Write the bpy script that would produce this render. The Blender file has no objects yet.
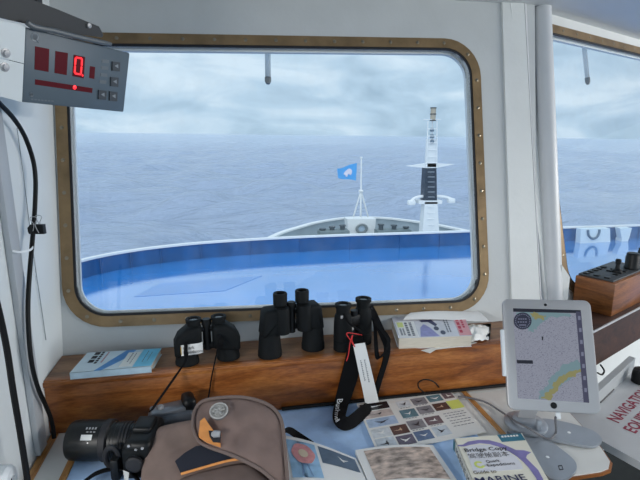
import bpy, bmesh, math, random
import numpy as np
from math import sin, cos, tan, pi, radians, atan, sqrt
from mathutils import Vector, Matrix, noise as mnoise

random.seed(7)
scene = bpy.context.scene
col = scene.collection

# ------------------------------------------------------------------ camera
FPX = 480.0
YAW = radians(11.0)
PITCH = atan(105 / 480.0)
EYE = Vector((0, 0, 1.70))
CF = Vector((sin(YAW) * cos(PITCH), cos(YAW) * cos(PITCH), -sin(PITCH)))
CR = Vector((cos(YAW), -sin(YAW), 0))
CU = CR.cross(CF)
cam = bpy.data.cameras.new('camera')
cam.sensor_width = 36.0
cam.lens = 36.0 * FPX / 640.0
cam.clip_start = 0.02
cam.clip_end = 60000
camo = bpy.data.objects.new('viewpoint', cam)
col.objects.link(camo)
camo.matrix_world = Matrix((
    (CR.x, CU.x, -CF.x, EYE.x), (CR.y, CU.y, -CF.y, EYE.y), (CR.z, CU.z, -CF.z, EYE.z), (0, 0, 0, 1)))
scene.camera = camo

# ------------------------------------------------------------------ view, world
vs = scene.view_settings
vs.view_transform = 'Standard'
vs.look = 'None'
vs.gamma = 1.0
vs.use_curve_mapping = False
vs.exposure = 0.0
SKY_STRENGTH = 1.12
FILL_POWER = 42.0


def S(r, g, b):
    def c(v):
        v /= 255.0
        return v / 12.92 if v <= 0.04045 else ((v + 0.055) / 1.055) ** 2.4
    return (c(r), c(g), c(b), 1.0)


def build_world():
    w = bpy.data.worlds.new('overcast_sky')
    scene.world = w
    w.use_nodes = True
    nt = w.node_tree
    nt.nodes.clear()
    N = nt.nodes.new
    L = nt.links.new
    tc = N('ShaderNodeTexCoord')
    mp = N('ShaderNodeMapping')
    mp.inputs['Scale'].default_value = (2.0, 2.0, 6.5)
    mp.inputs['Location'].default_value = (0.35, 0.1, 0.2)
    L(tc.outputs['Generated'], mp.inputs['Vector'])
    n1 = N('ShaderNodeTexNoise')
    n1.inputs['Scale'].default_value = 2.2
    n1.inputs['Detail'].default_value = 6
    n1.inputs['Roughness'].default_value = 0.5
    n1.inputs['Distortion'].default_value = 0.6
    L(mp.outputs['Vector'], n1.inputs['Vector'])
    r = N('ShaderNodeValToRGB')
    e = r.color_ramp.elements
    e[0].position = 0.36
    e[0].color = S(160, 186, 207)
    e[1].position = 0.64
    e[1].color = S(210, 228, 242)
    m = r.color_ramp.elements.new(0.5)
    m.color = S(183, 208, 228)
    L(n1.outputs['Fac'], r.inputs['Fac'])
    bg = N('ShaderNodeBackground')
    bg.inputs['Strength'].default_value = SKY_STRENGTH
    L(r.outputs['Color'], bg.inputs['Color'])
    out = N('ShaderNodeOutputWorld')
    L(bg.outputs['Background'], out.inputs['Surface'])


build_world()

# sun diffused by the overcast, high behind the bridge: it whitens the mast and bow
sun = bpy.data.lights.new('veiled_sun', 'SUN')
sun.energy = 1.6
sun.angle = radians(100)
sun.color = (1.0, 0.98, 0.95)
suno = bpy.data.objects.new('veiled_sun', sun)
col.objects.link(suno)
suno.rotation_euler = (radians(40), 0, radians(-25))

# ------------------------------------------------------------------ pixel helpers (a pixel gives only a direction)


def ray(x, y):
    return (CF + CR * ((x - 320) / FPX) - CU * ((y - 240) / FPX)).normalized()


def onz(x, y, z):
    d = ray(x, y)
    return EYE + d * ((z - EYE.z) / d.z)


def onp(x, y, P, N):
    d = ray(x, y)
    return EYE + d * ((P - EYE).dot(N) / d.dot(N))


def ony(x, y, Y):
    d = ray(x, y)
    return EYE + d * ((Y - EYE.y) / d.y)


# ------------------------------------------------------------------ materials
MATS = {}


def mat(name, c, rough=0.5, metal=0.0, var=0.0, vscale=30.0, bump=0.0, bscale=200.0, spec=0.5, emit=0.0, stretch=(1, 1, 1), coat=0.0):
    if name in MATS:
        return MATS[name]
    m = bpy.data.materials.new(name)
    MATS[name] = m
    m.use_nodes = True
    nt = m.node_tree
    b = nt.nodes['Principled BSDF']
    c = S(*c)
    b.inputs['Base Color'].default_value = c
    b.inputs['Roughness'].default_value = rough
    b.inputs['Metallic'].default_value = metal
    b.inputs['Specular IOR Level'].default_value = spec
    b.inputs['Coat Weight'].default_value = coat
    if emit:
        b.inputs['Emission Color'].default_value = c
        b.inputs['Emission Strength'].default_value = emit
    N = nt.nodes.new
    L = nt.links.new
    if var or bump:
        tc = N('ShaderNodeTexCoord')
        mp = N('ShaderNodeMapping')
        mp.inputs['Scale'].default_value = stretch
        L(tc.outputs['Object'], mp.inputs['Vector'])
    if var:
        n = N('ShaderNodeTexNoise')
        n.inputs['Scale'].default_value = vscale
        n.inputs['Detail'].default_value = 5
        L(mp.outputs['Vector'], n.inputs['Vector'])
        r = N('ShaderNodeValToRGB')
        e = r.color_ramp.elements
        e[0].position = 0.3
        e[1].position = 0.7
        e[0].color = tuple(v * (1 - var) for v in c[:3]) + (1,)
        e[1].color = tuple(min(1, v * (1 + var)) for v in c[:3]) + (1,)
        L(n.outputs['Fac'], r.inputs['Fac'])
        L(r.outputs['Color'], b.inputs['Base Color'])
    if bump:
        n2 = N('ShaderNodeTexNoise')
        n2.inputs['Scale'].default_value = bscale
        n2.inputs['Detail'].default_value = 3
        L(mp.outputs['Vector'], n2.inputs['Vector'])
        bm = N('ShaderNodeBump')
        bm.inputs['Strength'].default_value = bump
        bm.inputs['Distance'].default_value = 0.002
        L(n2.outputs['Fac'], bm.inputs['Height'])
        L(bm.outputs['Normal'], b.inputs['Normal'])
    return m


def wood(name, cols, stretch=(1.6, 9, 9), rough=0.34, scale=2.4, detail=8):
    m = bpy.data.materials.new(name)
    MATS[name] = m
    m.use_nodes = True
    nt = m.node_tree
    b = nt.nodes['Principled BSDF']
    b.inputs['Roughness'].default_value = rough
    N = nt.nodes.new
    L = nt.links.new
    tc = N('ShaderNodeTexCoord')
    mp = N('ShaderNodeMapping')
    mp.inputs['Scale'].default_value = stretch
    L(tc.outputs['Object'], mp.inputs['Vector'])
    n = N('ShaderNodeTexNoise')
    n.inputs['Scale'].default_value = scale
    n.inputs['Detail'].default_value = detail
    n.inputs['Roughness'].default_value = 0.6
    n.inputs['Distortion'].default_value = 0.9
    L(mp.outputs['Vector'], n.inputs['Vector'])
    r = N('ShaderNodeValToRGB')
    e = r.color_ramp.elements
    e[0].position = 0.30
    e[0].color = S(*cols[0])
    e[1].position = 0.68
    e[1].color = S(*cols[2])
    q = e.new(0.47)
    q.color = S(*cols[1])
    L(n.outputs['Fac'], r.inputs['Fac'])
    n2 = N('ShaderNodeTexNoise')
    n2.inputs['Scale'].default_value = scale * 14
    n2.inputs['Detail'].default_value = 3
    L(mp.outputs['Vector'], n2.inputs['Vector'])
    mx = N('ShaderNodeMix')
    mx.data_type = 'RGBA'
    mx.blend_type = 'MULTIPLY'
    r2 = N('ShaderNodeValToRGB')
    r2.color_ramp.elements[0].position = 0.35
    r2.color_ramp.elements[0].color = (0.55, 0.5, 0.45, 1)
    r2.color_ramp.elements[1].position = 0.6
    r2.color_ramp.elements[1].color = (1, 1, 1, 1)
    L(n2.outputs['Fac'], r2.inputs['Fac'])
    mx.inputs['Factor'].default_value = 0.6
    L(r.outputs['Color'], mx.inputs['A'])
    L(r2.outputs['Color'], mx.inputs['B'])
    L(mx.outputs['Result'], b.inputs['Base Color'])
    return m


def glass_mat():
    m = bpy.data.materials.new('window_glass')
    m.use_nodes = True
    nt = m.node_tree
    nt.nodes.clear()
    N = nt.nodes.new
    L = nt.links.new
    tr = N('ShaderNodeBsdfTransparent')
    tr.inputs['Color'].default_value = (0.97, 0.985, 0.99, 1)
    gl = N('ShaderNodeBsdfGlossy')
    gl.inputs['Roughness'].default_value = 0.02
    lw = N('ShaderNodeLayerWeight')
    lw.inputs['Blend'].default_value = 0.5
    pw = N('ShaderNodeMath')
    pw.operation = 'POWER'
    pw.inputs[1].default_value = 5.0
    L(lw.outputs['Facing'], pw.inputs[0])
    fr = N('ShaderNodeMath')
    fr.operation = 'MULTIPLY_ADD'
    fr.inputs[1].default_value = 0.6
    fr.inputs[2].default_value = 0.02
    L(pw.outputs[0], fr.inputs[0])
    mx = N('ShaderNodeMixShader')
    L(fr.outputs[0], mx.inputs['Fac'])
    L(tr.outputs['BSDF'], mx.inputs[1])
    L(gl.outputs['BSDF'], mx.inputs[2])
    # thin dried salt on the pane
    df = N('ShaderNodeBsdfDiffuse')
    df.inputs['Color'].default_value = (0.85, 0.88, 0.9, 1)
    tc = N('ShaderNodeTexCoord')
    n = N('ShaderNodeTexNoise')
    n.inputs['Scale'].default_value = 9
    n.inputs['Detail'].default_value = 9
    n.inputs['Roughness'].default_value = 0.75
    L(tc.outputs['Object'], n.inputs['Vector'])
    r = N('ShaderNodeValToRGB')
    r.color_ramp.elements[0].position = 0.45
    r.color_ramp.elements[0].color = (0.0, 0.0, 0.0, 1)
    r.color_ramp.elements[1].position = 0.85
    r.color_ramp.elements[1].color = (0.07, 0.07, 0.07, 1)
    L(n.outputs['Fac'], r.inputs['Fac'])
    mx2 = N('ShaderNodeMixShader')
    L(r.outputs['Color'], mx2.inputs['Fac'])
    L(mx.outputs['Shader'], mx2.inputs[1])
    L(df.outputs['BSDF'], mx2.inputs[2])
    out = N('ShaderNodeOutputMaterial')
    L(mx2.outputs['Shader'], out.inputs['Surface'])
    return m


# ------------------------------------------------------------------ mesh builder (everything is given in world metres)


class MB:
    def __init__(self):
        self.v = []
        self.f = []

    def add(self, vs, fs):
        o = len(self.v)
        self.v += [Vector(p) for p in vs]
        self.f += [tuple(i + o for i in f) for f in fs]
        return self

    def bm(self, b, M=None):
        b.verts.index_update()
        self.add([(M @ v.co) if M else v.co.copy() for v in b.verts], [[v.index for v in f.verts] for f in b.faces])
        b.free()
        return self

    def rbox(self, M, sx, sy, sz, r=0.0, seg=2):
        b = bmesh.new()
        bmesh.ops.create_cube(b, size=1.0)
        for v in b.verts:
            v.co = Vector((v.co.x * sx, v.co.y * sy, v.co.z * sz))
        if r > 0:
            bmesh.ops.bevel(b, geom=list(b.edges), offset=r, segments=seg, affect='EDGES', profile=0.5)
        return self.bm(b, M)

    def prism(self, poly, z0, z1, M=None, r=0.0, seg=2):
        b = bmesh.new()
        lo = [b.verts.new((p[0], p[1], z0)) for p in poly]
        hi = [b.verts.new((p[0], p[1], z1)) for p in poly]
        n = len(poly)
        b.faces.new(lo[::-1])
        b.faces.new(hi)
        for i in range(n):
            b.faces.new((lo[i], lo[(i + 1) % n], hi[(i + 1) % n], hi[i]))
        bmesh.ops.recalc_face_normals(b, faces=list(b.faces))
        if r > 0:
            ed = [e for e in b.edges if abs(e.verts[0].co.z - e.verts[1].co.z) < 1e-7]
            bmesh.ops.bevel(b, geom=ed, offset=r, segments=seg, affect='EDGES', profile=0.5)
        return self.bm(b, M)

    def lathe(self, prof, M=None, n=24, sx=1.0, sy=1.0):
        vs, fs = [], []
        for (r, z) in prof:
            for k in range(n):
                a = 2 * pi * k / n
                p = Vector((r * cos(a) * sx, r * sin(a) * sy, z))
                vs.append(M @ p if M else p)
        for i in range(len(prof) - 1):
            for k in range(n):
                k2 = (k + 1) % n
                fs.append((i * n + k, i * n + k2, (i + 1) * n + k2, (i + 1) * n + k))
        if prof[0][0] > 1e-6:
            fs.append(tuple(range(n))[::-1])
        if prof[-1][0] > 1e-6:
            fs.append(tuple((len(prof) - 1) * n + k for k in range(n)))
        return self.add(vs, fs)

    def tube(self, path, r, n=8, caps=True):
        path = [Vector(p) for p in path]
        rs = r if isinstance(r, (list, tuple)) else [r] * len(path)
        vs, fs = [], []
        t0 = (path[1] - path[0]).normalized()
        a = t0.orthogonal().normalized()
        for i, p in enumerate(path):
            t = (path[min(i + 1, len(path) - 1)] - path[max(i - 1, 0)]).normalized()
            a = (a - t * a.dot(t))
            a = a.normalized() if a.length > 1e-6 else t.orthogonal().normalized()
            bb = t.cross(a)
            for k in range(n):
                an = 2 * pi * k / n
                vs.append(p + (a * cos(an) + bb * sin(an)) * rs[i])
        for i in range(len(path) - 1):
            for k in range(n):
                k2 = (k + 1) % n
                fs.append((i * n + k, i * n + k2, (i + 1) * n + k2, (i + 1) * n + k))
        if caps:
            fs.append(tuple(range(n))[::-1])
            fs.append(tuple((len(path) - 1) * n + k for k in range(n)))
        return self.add(vs, fs)

    def ribbon(self, path, wv, th=0.0015):
        """flat strap: path points, width vector (one or one per point), thickness"""
        path = [Vector(p) for p in path]
        ws = [Vector(w) for w in wv] if isinstance(wv, list) else [Vector(wv)] * len(path)
        vs, fs = [], []
        for i, p in enumerate(path):
            t = (path[min(i + 1, len(path) - 1)] - path[max(i - 1, 0)]).normalized()
            nn = t.cross(ws[i]).normalized() * th
            w = ws[i] * 0.5
            vs += [p - w - nn, p + w - nn, p + w + nn, p - w + nn]
        for i in range(len(path) - 1):
            for k in range(4):
                k2 = (k + 1) % 4
                fs.append((i * 4 + k, i * 4 + k2, i * 4 + 4 + k2, i * 4 + 4 + k))
        q = (len(path) - 1) * 4
        fs += [(3, 2, 1, 0), (q, q + 1, q + 2, q + 3)]
        return self.add(vs, fs)

    def slab(self, pts, down):
        """polygon of world points, extruded by vector down"""
        down = Vector(down)
        n = len(pts)
        vs = [Vector(p) for p in pts] + [Vector(p) + down for p in pts]
        fs = [tuple(range(n)), tuple(range(2 * n - 1, n - 1, -1))]
        for i in range(n):
            j = (i + 1) % n
            fs.append((i, i + n, j + n, j))
        return self.add(vs, fs)

    def pillow(self, pts, nrm, thick, bulge, rings=8, edge=0.25, wob=0.0, seed=0):
        """soft patch: outline pts (closed), rounded towards the edge, lifted along nrm by bulge, bottom flat"""
        pts = [Vector(p) for p in pts]
        nrm = Vector(nrm).normalized()
        c = sum(pts, Vector()) / len(pts)
        n = len(pts)
        vs, fs = [], []
        for p in pts:
            vs.append(p - nrm * thick)
        for j in range(rings):
            t = 1 - j / rings
            h = bulge * (1 - t ** 2.2) - thick * 0.5 * max(0.0, (t - (1 - edge)) / edge) ** 2.5
            for p in pts:
                q = c + (p - c) * t
                w = mnoise.noise(q * 22 + Vector((seed, 0, 0))) * wob * min(1, (1 - t) * 5)
                vs.append(q + nrm * (h + w))
        vs.append(c + nrm * (bulge + mnoise.noise(c * 22 + Vector((seed, 0, 0))) * wob))
        for j in range(rings):
            for k in range(n):
                k2 = (k + 1) % n
                fs.append((j * n + k, j * n + k2, (j + 1) * n + k2, (j + 1) * n + k))
        top = rings * n
        for k in range(n):
            fs.append((top + k, top + (k + 1) % n, len(vs) - 1))
        fs.append(tuple(range(n))[::-1])
        return self.add(vs, fs)


ROOTM = {}


def obj(name, mb, m, parent=None, smooth=True, ang=35):
    me = bpy.data.meshes.new(name)
    vs_ = mb.v
    if parent is not None:
        inv = ROOTM[parent.name].inverted()
        vs_ = [inv @ v for v in vs_]
        loc = Vector()
        # a part's own origin at the part
    else:
        xs = [v.x for v in vs_]
        ys = [v.y for v in vs_]
        zs = [v.z for v in vs_]
        loc = Vector(((min(xs) + max(xs)) / 2, (min(ys) + max(ys)) / 2, min(zs)))
        vs_ = [v - loc for v in vs_]
    me.from_pydata([tuple(v) for v in vs_], [], mb.f)
    b = bmesh.new()
    b.from_mesh(me)
    bmesh.ops.recalc_face_normals(b, faces=list(b.faces))
    b.to_mesh(me)
    b.free()
    if smooth:
        me.polygons.foreach_set('use_smooth', [True] * len(me.polygons))
        me.set_sharp_from_angle(angle=radians(ang))
    me.materials.append(m)
    o = bpy.data.objects.new(name, me)
    col.objects.link(o)
    if parent is not None:
        o.parent = parent
        ROOTM[o.name] = ROOTM[parent.name].copy()
    else:
        o.location = loc
        ROOTM[o.name] = Matrix.Translation(loc)
    return o


def tag(o, label, cat=None, group=None, kind=None):
    o['label'] = label
    if cat:
        o['category'] = cat
    if group:
        o['group'] = group
    if kind:
        o['kind'] = kind
    return o


def thing(name, label, cat, loc=(0, 0, 0), group=None, kind=None):
    o = bpy.data.objects.new(name, None)
    o.empty_display_size = 0.05
    col.objects.link(o)
    o.location = loc
    ROOTM[o.name] = Matrix.Translation(Vector(loc))
    return tag(o, label, cat, group, kind)


def frame(o, ex, ez_hint):
    """matrix from origin, x axis and approximate z axis"""
    ex = Vector(ex).normalized()
    ez = Vector(ez_hint)
    ez = (ez - ex * ez.dot(ex)).normalized()
    ey = ez.cross(ex)
    o = Vector(o)
    return Matrix(((ex.x, ey.x, ez.x, o.x), (ex.y, ey.y, ez.y, o.y), (ex.z, ey.z, ez.z, o.z), (0, 0, 0, 1)))


def T(x, y, z):
    return Matrix.Translation((x, y, z))


def text(name, s, o, ex, ey, size, m, parent, lift=0.0006, width=None, shear=0.0, bold=0.0):
    cu = bpy.data.curves.new(name, 'FONT')
    cu.body = s
    cu.size = 1.0
    cu.shear = shear
    cu.offset = bold
    cu.resolution_u = 2
    to = bpy.data.objects.new(name, cu)
    col.objects.link(to)
    bpy.context.view_layer.update()
    dg = bpy.context.evaluated_depsgraph_get()
    ev = to.evaluated_get(dg)
    me = ev.to_mesh()
    vs = [v.co.copy() for v in me.vertices]
    fs = [tuple(p.vertices) for p in me.polygons]
    ev.to_mesh_clear()
    bpy.data.objects.remove(to)
    bpy.data.curves.remove(cu)
    ex = Vector(ex).normalized()
    ey = Vector(ey)
    ey = (ey - ex * ey.dot(ex)).normalized()
    n = ex.cross(ey)
    if not vs:
        return None
    kx = size
    if width:
        kx = width / max(v.x for v in vs)
    o = Vector(o)
    mb = MB()
    mb.add([o + ex * v.x * kx + ey * v.y * size + n * lift for v in vs], fs)
    return obj(name, mb, m, parent, smooth=False)


def rquad(c, r, n=8):
    """rounded loop of a 2D quad (corners in order), fillet radius r"""
    out = []
    for i in range(4):
        p = Vector(c[i])
        a = (Vector(c[i - 1]) - p).normalized()
        b = (Vector(c[(i + 1) % 4]) - p).normalized()
        ang = a.angle(b)
        d = r / tan(ang / 2)
        s0 = p + a * d
        s1 = p + b * d
        cen = p + (a + b).normalized() * (r / sin(ang / 2))
        v0 = s0 - cen
        v1 = s1 - cen
        tot = v0.angle(v1)
        for k in range(n + 1):
            t = k / n
            out.append(cen + (v0 * sin((1 - t) * tot) + v1 * sin(t * tot)) / sin(tot))
    return out


def inset(c, d):
    """inset a 2D quad by d"""
    out = []
    cen = sum((Vector(p) for p in c), Vector((0, 0))) / 4
    for i in range(4):
        p = Vector(c[i])
        a = (Vector(c[i - 1]) - p).normalized()
        b = (Vector(c[(i + 1) % 4]) - p).normalized()
        bi = (a + b).normalized()
        out.append(p + bi * (d / sin(a.angle(b) / 2)))
    return out


def ring(mb, lo, li, P, t0, t1):
    """closed ring between two loops of the same count, from depth t0 to t1; P maps (u,s,t) to world"""
    n = len(lo)
    vs = [P(p.x, p.y, t0) for p in lo] + [P(p.x, p.y, t0) for p in li] + [P(p.x, p.y, t1) for p in li] + [P(p.x, p.y, t1) for p in lo]
    fs = []
    for k in range(n):
        j = (k + 1) % n
        for a in range(4):
            b = (a + 1) % 4
            fs.append((a * n + k, a * n + j, b * n + j, b * n + k))
    return mb.add(vs, fs)


def holed(mb, outer, hole, P, t0, t1):
    b = bmesh.new()
    def loop(pts):
        vv = [b.verts.new((p[0], p[1], 0)) for p in pts]
        return [b.edges.new((vv[i], vv[(i + 1) % len(vv)])) for i in range(len(vv))]
    ed = loop(outer) + loop(hole)
    bmesh.ops.triangle_fill(b, edges=ed, use_beauty=True, use_dissolve=False)
    b.verts.index_update()
    vs = [v.co.copy() for v in b.verts]
    fs = [[v.index for v in f.verts] for f in b.faces]
    b.free()
    n = len(vs)
    no = len(outer)
    fs2 = [tuple(i + n for i in reversed(f)) for f in fs]
    sides = []
    for st, ct in ((0, no), (no, n - no)):
        for k in range(ct):
            j = (k + 1) % ct
            sides.append((st + k, st + j, st + j + n, st + k + n))
    return mb.add([P(v.x, v.y, t0) for v in vs] + [P(v.x, v.y, t1) for v in vs], [tuple(f) for f in fs] + fs2 + sides)


def smooth_path(pts, sub=6):
    pts = [Vector(p) for p in pts]
    out = []
    n = len(pts)
    for i in range(n - 1):
        p0, p1, p2, p3 = pts[max(i - 1, 0)], pts[i], pts[i + 1], pts[min(i + 2, n - 1)]
        for k in range(sub):
            t = k / sub
            out.append(0.5 * ((2 * p1) + (p2 - p0) * t + (2 * p0 - 5 * p1 + 4 * p2 - p3) * t * t + (3 * p1 - p0 - 3 * p2 + p3) * t ** 3))
    out.append(pts[-1])
    return out


# ------------------------------------------------------------------ shared materials
M_wall = mat('white_wall_paint', (226, 228, 226), 0.45, var=0.035, vscale=7, bump=0.25, bscale=60)
M_wall_l = mat('white_side_panel', (226, 231, 232), 0.4, var=0.03, vscale=5, bump=0.15, bscale=40)
M_front = mat('shaded_wall_paint', (200, 203, 203), 0.45, var=0.035, vscale=7, bump=0.25, bscale=60)  # same white paint made darker: the front wall's shade is in the colour
M_ceil = mat('ceiling_paint', (222, 224, 224), 0.6, var=0.02, vscale=5)
M_bronze = mat('bronze_frame', (140, 116, 84), 0.42, 0.45, var=0.25, vscale=14, bump=0.2, bscale=120)
M_screw = mat('screw_metal', (150, 140, 122), 0.3, 0.9)
M_gasket = mat('black_rubber', (30, 30, 34), 0.6)
M_white = mat('white_enamel', (235, 238, 240), 0.4)
M_glass = glass_mat()
M_black = mat('black_plastic', (9, 11, 13), 0.45, spec=0.35, var=0.15, vscale=60)
M_armour = mat('black_rubber_armour', (9, 14, 17), 0.7, spec=0.25, var=0.15, vscale=80, bump=0.3, bscale=900)
M_lens = mat('dark_lens_glass', (12, 14, 20), 0.08, spec=0.8)
M_strap = mat('black_webbing', (8, 9, 12), 0.85, spec=0.2, bump=0.4, bscale=700)
M_cable = mat('black_cable', (9, 10, 12), 0.55, spec=0.3)
M_silver = mat('silver_plastic', (176, 176, 178), 0.38, 0.25)
M_steelgrey = mat('grey_painted_steel', (164, 170, 178), 0.35, 0.4, var=0.04, vscale=25)
M_wood = wood('varnished_wood', [(92, 46, 16), (148, 86, 38), (182, 118, 62)])
M_wood_top = wood('shelf_top_wood', [(98, 66, 44), (136, 96, 64), (164, 122, 86)])
M_wood_dark = wood('dark_brown_wood', [(44, 24, 15), (66, 38, 25), (84, 50, 32)], rough=0.6)
M_box_wood = wood('box_wood', [(92, 52, 24), (136, 82, 40), (166, 104, 54)], stretch=(2, 2, 16))
M_trim_wood = wood('light_trim_wood', [(150, 100, 50), (184, 130, 72), (206, 156, 96)], stretch=(14, 1.5, 14))
M_lam = mat('white_laminate', (214, 214, 210), 0.4, var=0.02, vscale=12)
M_blue = mat('pale_blue_desk_cover', (170, 202, 240), 0.62, var=0.09, vscale=22, bump=0.15, bscale=120)
M_paper = mat('white_paper', (232, 232, 230), 0.7)
M_pages = mat('cream_page_edges', (214, 206, 190), 0.8, var=0.12, vscale=40, stretch=(1, 1, 30))
M_ink = mat('black_ink', (38, 38, 44), 0.7)
M_grey_ink = mat('grey_ink', (110, 112, 120), 0.7)

# ------------------------------------------------------------------ room shell
SHELF_Z = 1.08
DESK_Z = 0.928
WALL_Y = 1.402
SHELF_F = 1.246
LEAN = radians(13)
CEIL_Z = 2.147
LEFT_X = -0.484
BEND = radians(26)

F_O = Vector((0, WALL_Y, SHELF_Z))
F_X = Vector((1, 0, 0))
F_S = Vector((0, sin(LEAN), cos(LEAN)))
F_N = Vector((0, cos(LEAN), -sin(LEAN)))
R_O = Vector((1.07, WALL_Y, SHELF_Z))
R_X = Vector((cos(BEND), sin(BEND), 0))
_h = Vector((-sin(BEND), cos(BEND), 0))
R_S = _h * sin(LEAN) + Vector((0, 0, cos(LEAN)))
R_N = _h * cos(LEAN) - Vector((0, 0, sin(LEAN)))


def PF(u, s, t):
    return F_O + F_X * u + F_S * s + F_N * t


def PR(u, s, t):
    return R_O + R_X * u + R_S * s + R_N * t


def us_front(x, y):
    p = onp(x, y, F_O, F_N) - F_O
    return Vector((p.dot(F_X), p.dot(F_S)))


def us_right(x, y):
    p = onp(x, y, R_O, R_N) - R_O
    return Vector((p.dot(R_X), p.dot(R_S)))


S_TOP = (CEIL_Z - SHELF_Z) / cos(LEAN)

fl = MB()
fl.rbox(T(0.6, -0.2, -0.05), 6.5, 5.0, 0.1)
tag(obj('floor', fl, mat('dark_green_carpet', (10, 13, 10), 0.9, var=0.7, vscale=26)), 'dark green patterned floor below the desks', kind='structure')
ce = MB()
ce.slab([(-2.2, -3.6, CEIL_Z), (4.2, -3.6, CEIL_Z), (4.2, 3.4, CEIL_Z), (2.75, 2.56, CEIL_Z), (1.02, 1.70, CEIL_Z), (-0.6, 1.68, CEIL_Z), (-2.2, 1.68, CEIL_Z)], (0, 0, 0.06))
tag(obj('ceiling', ce, M_ceil), 'smooth white painted deckhead above the windows', kind='structure')
wl = MB()
wl.slab([(LEFT_X, 0.92, 0), (LEFT_X, 1.18, 0), (LEFT_X, WALL_Y + 0.028 + (CEIL_Z - SHELF_Z) * tan(LEAN), CEIL_Z), (LEFT_X, 0.92, CEIL_Z)], (-0.05, 0, 0))
tag(obj('wall_left', wl, M_wall_l), 'white panelled side wall with cables running down it', kind='structure')


def window(name, quad, rad, P, label, screws):
    """bronze framed rounded window in a leaning wall: frame, gasket, reveal, pane, screws"""
    root = thing(name, label, None, P(quad[3].x, quad[3].y, 0), kind='structure')
    fw, gw = 0.0315, 0.007
    q1 = inset(quad, fw)
    q2 = inset(quad, fw + gw)
    q3 = inset(quad, fw + gw + 0.006)
    lo, l1, l2, l3 = rquad(quad, rad), rquad(q1, rad - fw), rquad(q2, rad - fw - gw), rquad(q3, rad - fw - gw - 0.006)
    m = MB()
    ring(m, lo, l1, P, -0.006, 0.002)
    fr = obj('window_frame', m, M_bronze, root)
    m = MB()
    ring(m, l1, l2, P, -0.004, 0.010)
    obj('gasket', m, M_gasket, root)
    m = MB()
    ring(m, l2, l3, P, 0.018, 0.03)
    obj('reveal', m, M_white, root)
    m = MB()
    n = len(l2)
    m.slab([P(p.x, p.y, 0.012) for p in l2], (P(0, 0, 0.006) - P(0, 0, 0)))
    obj('pane', m, M_glass, root, smooth=False)
    # screws along the frame's centre line
    mid = rquad(inset(quad, fw * 0.5), rad - fw * 0.5)
    per = [0]
    for i in range(len(mid)):
        per.append(per[-1] + (mid[(i + 1) % len(mid)] - mid[i]).length)
    cnt = screws
    for k in range(cnt):
        d = per[-1] * (k + 0.35) / cnt
        i = max(j for j in range(len(mid)) if per[j] <= d)
        t = (d - per[i]) / (per[i + 1] - per[i])
        c = mid[i].lerp(mid[(i + 1) % len(mid)], t)
        M = frame(P(c.x, c.y, -0.0058), P(1, 0, 0) - P(0, 0, 0), P(0, 0, 0) - P(0, 0, 1))
        m = MB()
        m.lathe([(0.0058, 0), (0.0055, 0.0012), (0.003, 0.0022), (0.0, 0.0023)], M, n=10)
        obj('screw', m, M_screw, fr)
    return root, l2


W1 = [us_front(54.5, 32.5), us_front(478.5, 39.6), us_front(489.5, 310.5), us_front(59, 329)]
W1[0].x = W1[3].x = LEFT_X + 0.006
root1, hole1 = window('window_1', W1, 0.125, PF, 'wide rounded window in bronze frame looking over the bow', 44)
m = MB()
holed(m, [Vector((LEFT_X - 0.04, -0.5)), Vector((1.02, -0.5)), Vector((1.09, S_TOP)), Vector((LEFT_X - 0.04, S_TOP))], hole1, PF, 0.0, 0.03)
tag(obj('wall_front', m, M_front, smooth=False), 'white leaning front wall around the wide window', kind='structure')

a = us_right(553.5, 60)
b_ = us_right(561, 230)
u0 = (a.x + b_.x) / 2 - 0.078
tp0, tp1 = us_right(580, 34), us_right(636, 45.5)
s1 = (tp0.y + tp1.y) / 2
s0 = us_right(583, 277).y - 0.06
W2 = [Vector((u0, s1)), Vector((u0 + 1.35, s1)), Vector((u0 + 1.35, s0)), Vector((u0, s0))]
root2, hole2 = window('window_2', W2, 0.125, PR, 'angled side window in bronze frame behind the control box', 40)
m = MB()
holed(m, [Vector((0.03, -0.6)), Vector((2.2, -0.6)), Vector((2.2, S_TOP)), Vector((0.03, S_TOP))], hole2, PR, 0.0, 0.03)
tag(obj('wall_right', m, M_wall, smooth=False), 'white angled wall around the side window', kind='structure')

# pillar between the two windows: proud cover strip, darker angled face and a round pipe
pil = thing('trim_1', 'white pillar casing with round pipe between the two windows', None, PF(0.98, -0.2, 0), kind='structure')


def strip(px_l, px_r, t_l, t_r, thick=0.03):
    """strip in the leaning front wall between two lines given by their pixels at the top and the shelf"""
    pts = []
    for (x, y), t in ((px_l[0], t_l), (px_r[0], t_r), (px_r[1], t_r), (px_l[1], t_l)):
        p = us_front(x, y)
        pts.append((p, t))
    d = (pts[3][0] - pts[0][0]) / (pts[3][0].y - pts[0][0].y)
    e = (pts[2][0] - pts[1][0]) / (pts[2][0].y - pts[1][0].y)
    L0 = pts[0][0] + d * (S_TOP - pts[0][0].y)
    L1 = pts[0][0] + d * (-0.18 - pts[0][0].y)
    R0 = pts[1][0] + e * (S_TOP - pts[1][0].y)
    R1 = pts[1][0] + e * (-0.18 - pts[1][0].y)
    return MB().slab([PF(L0.x, L0.y, t_l), PF(R0.x, R0.y, t_r), PF(R1.x, R1.y, t_r), PF(L1.x, L1.y, t_l)], F_N * thick)


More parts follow.
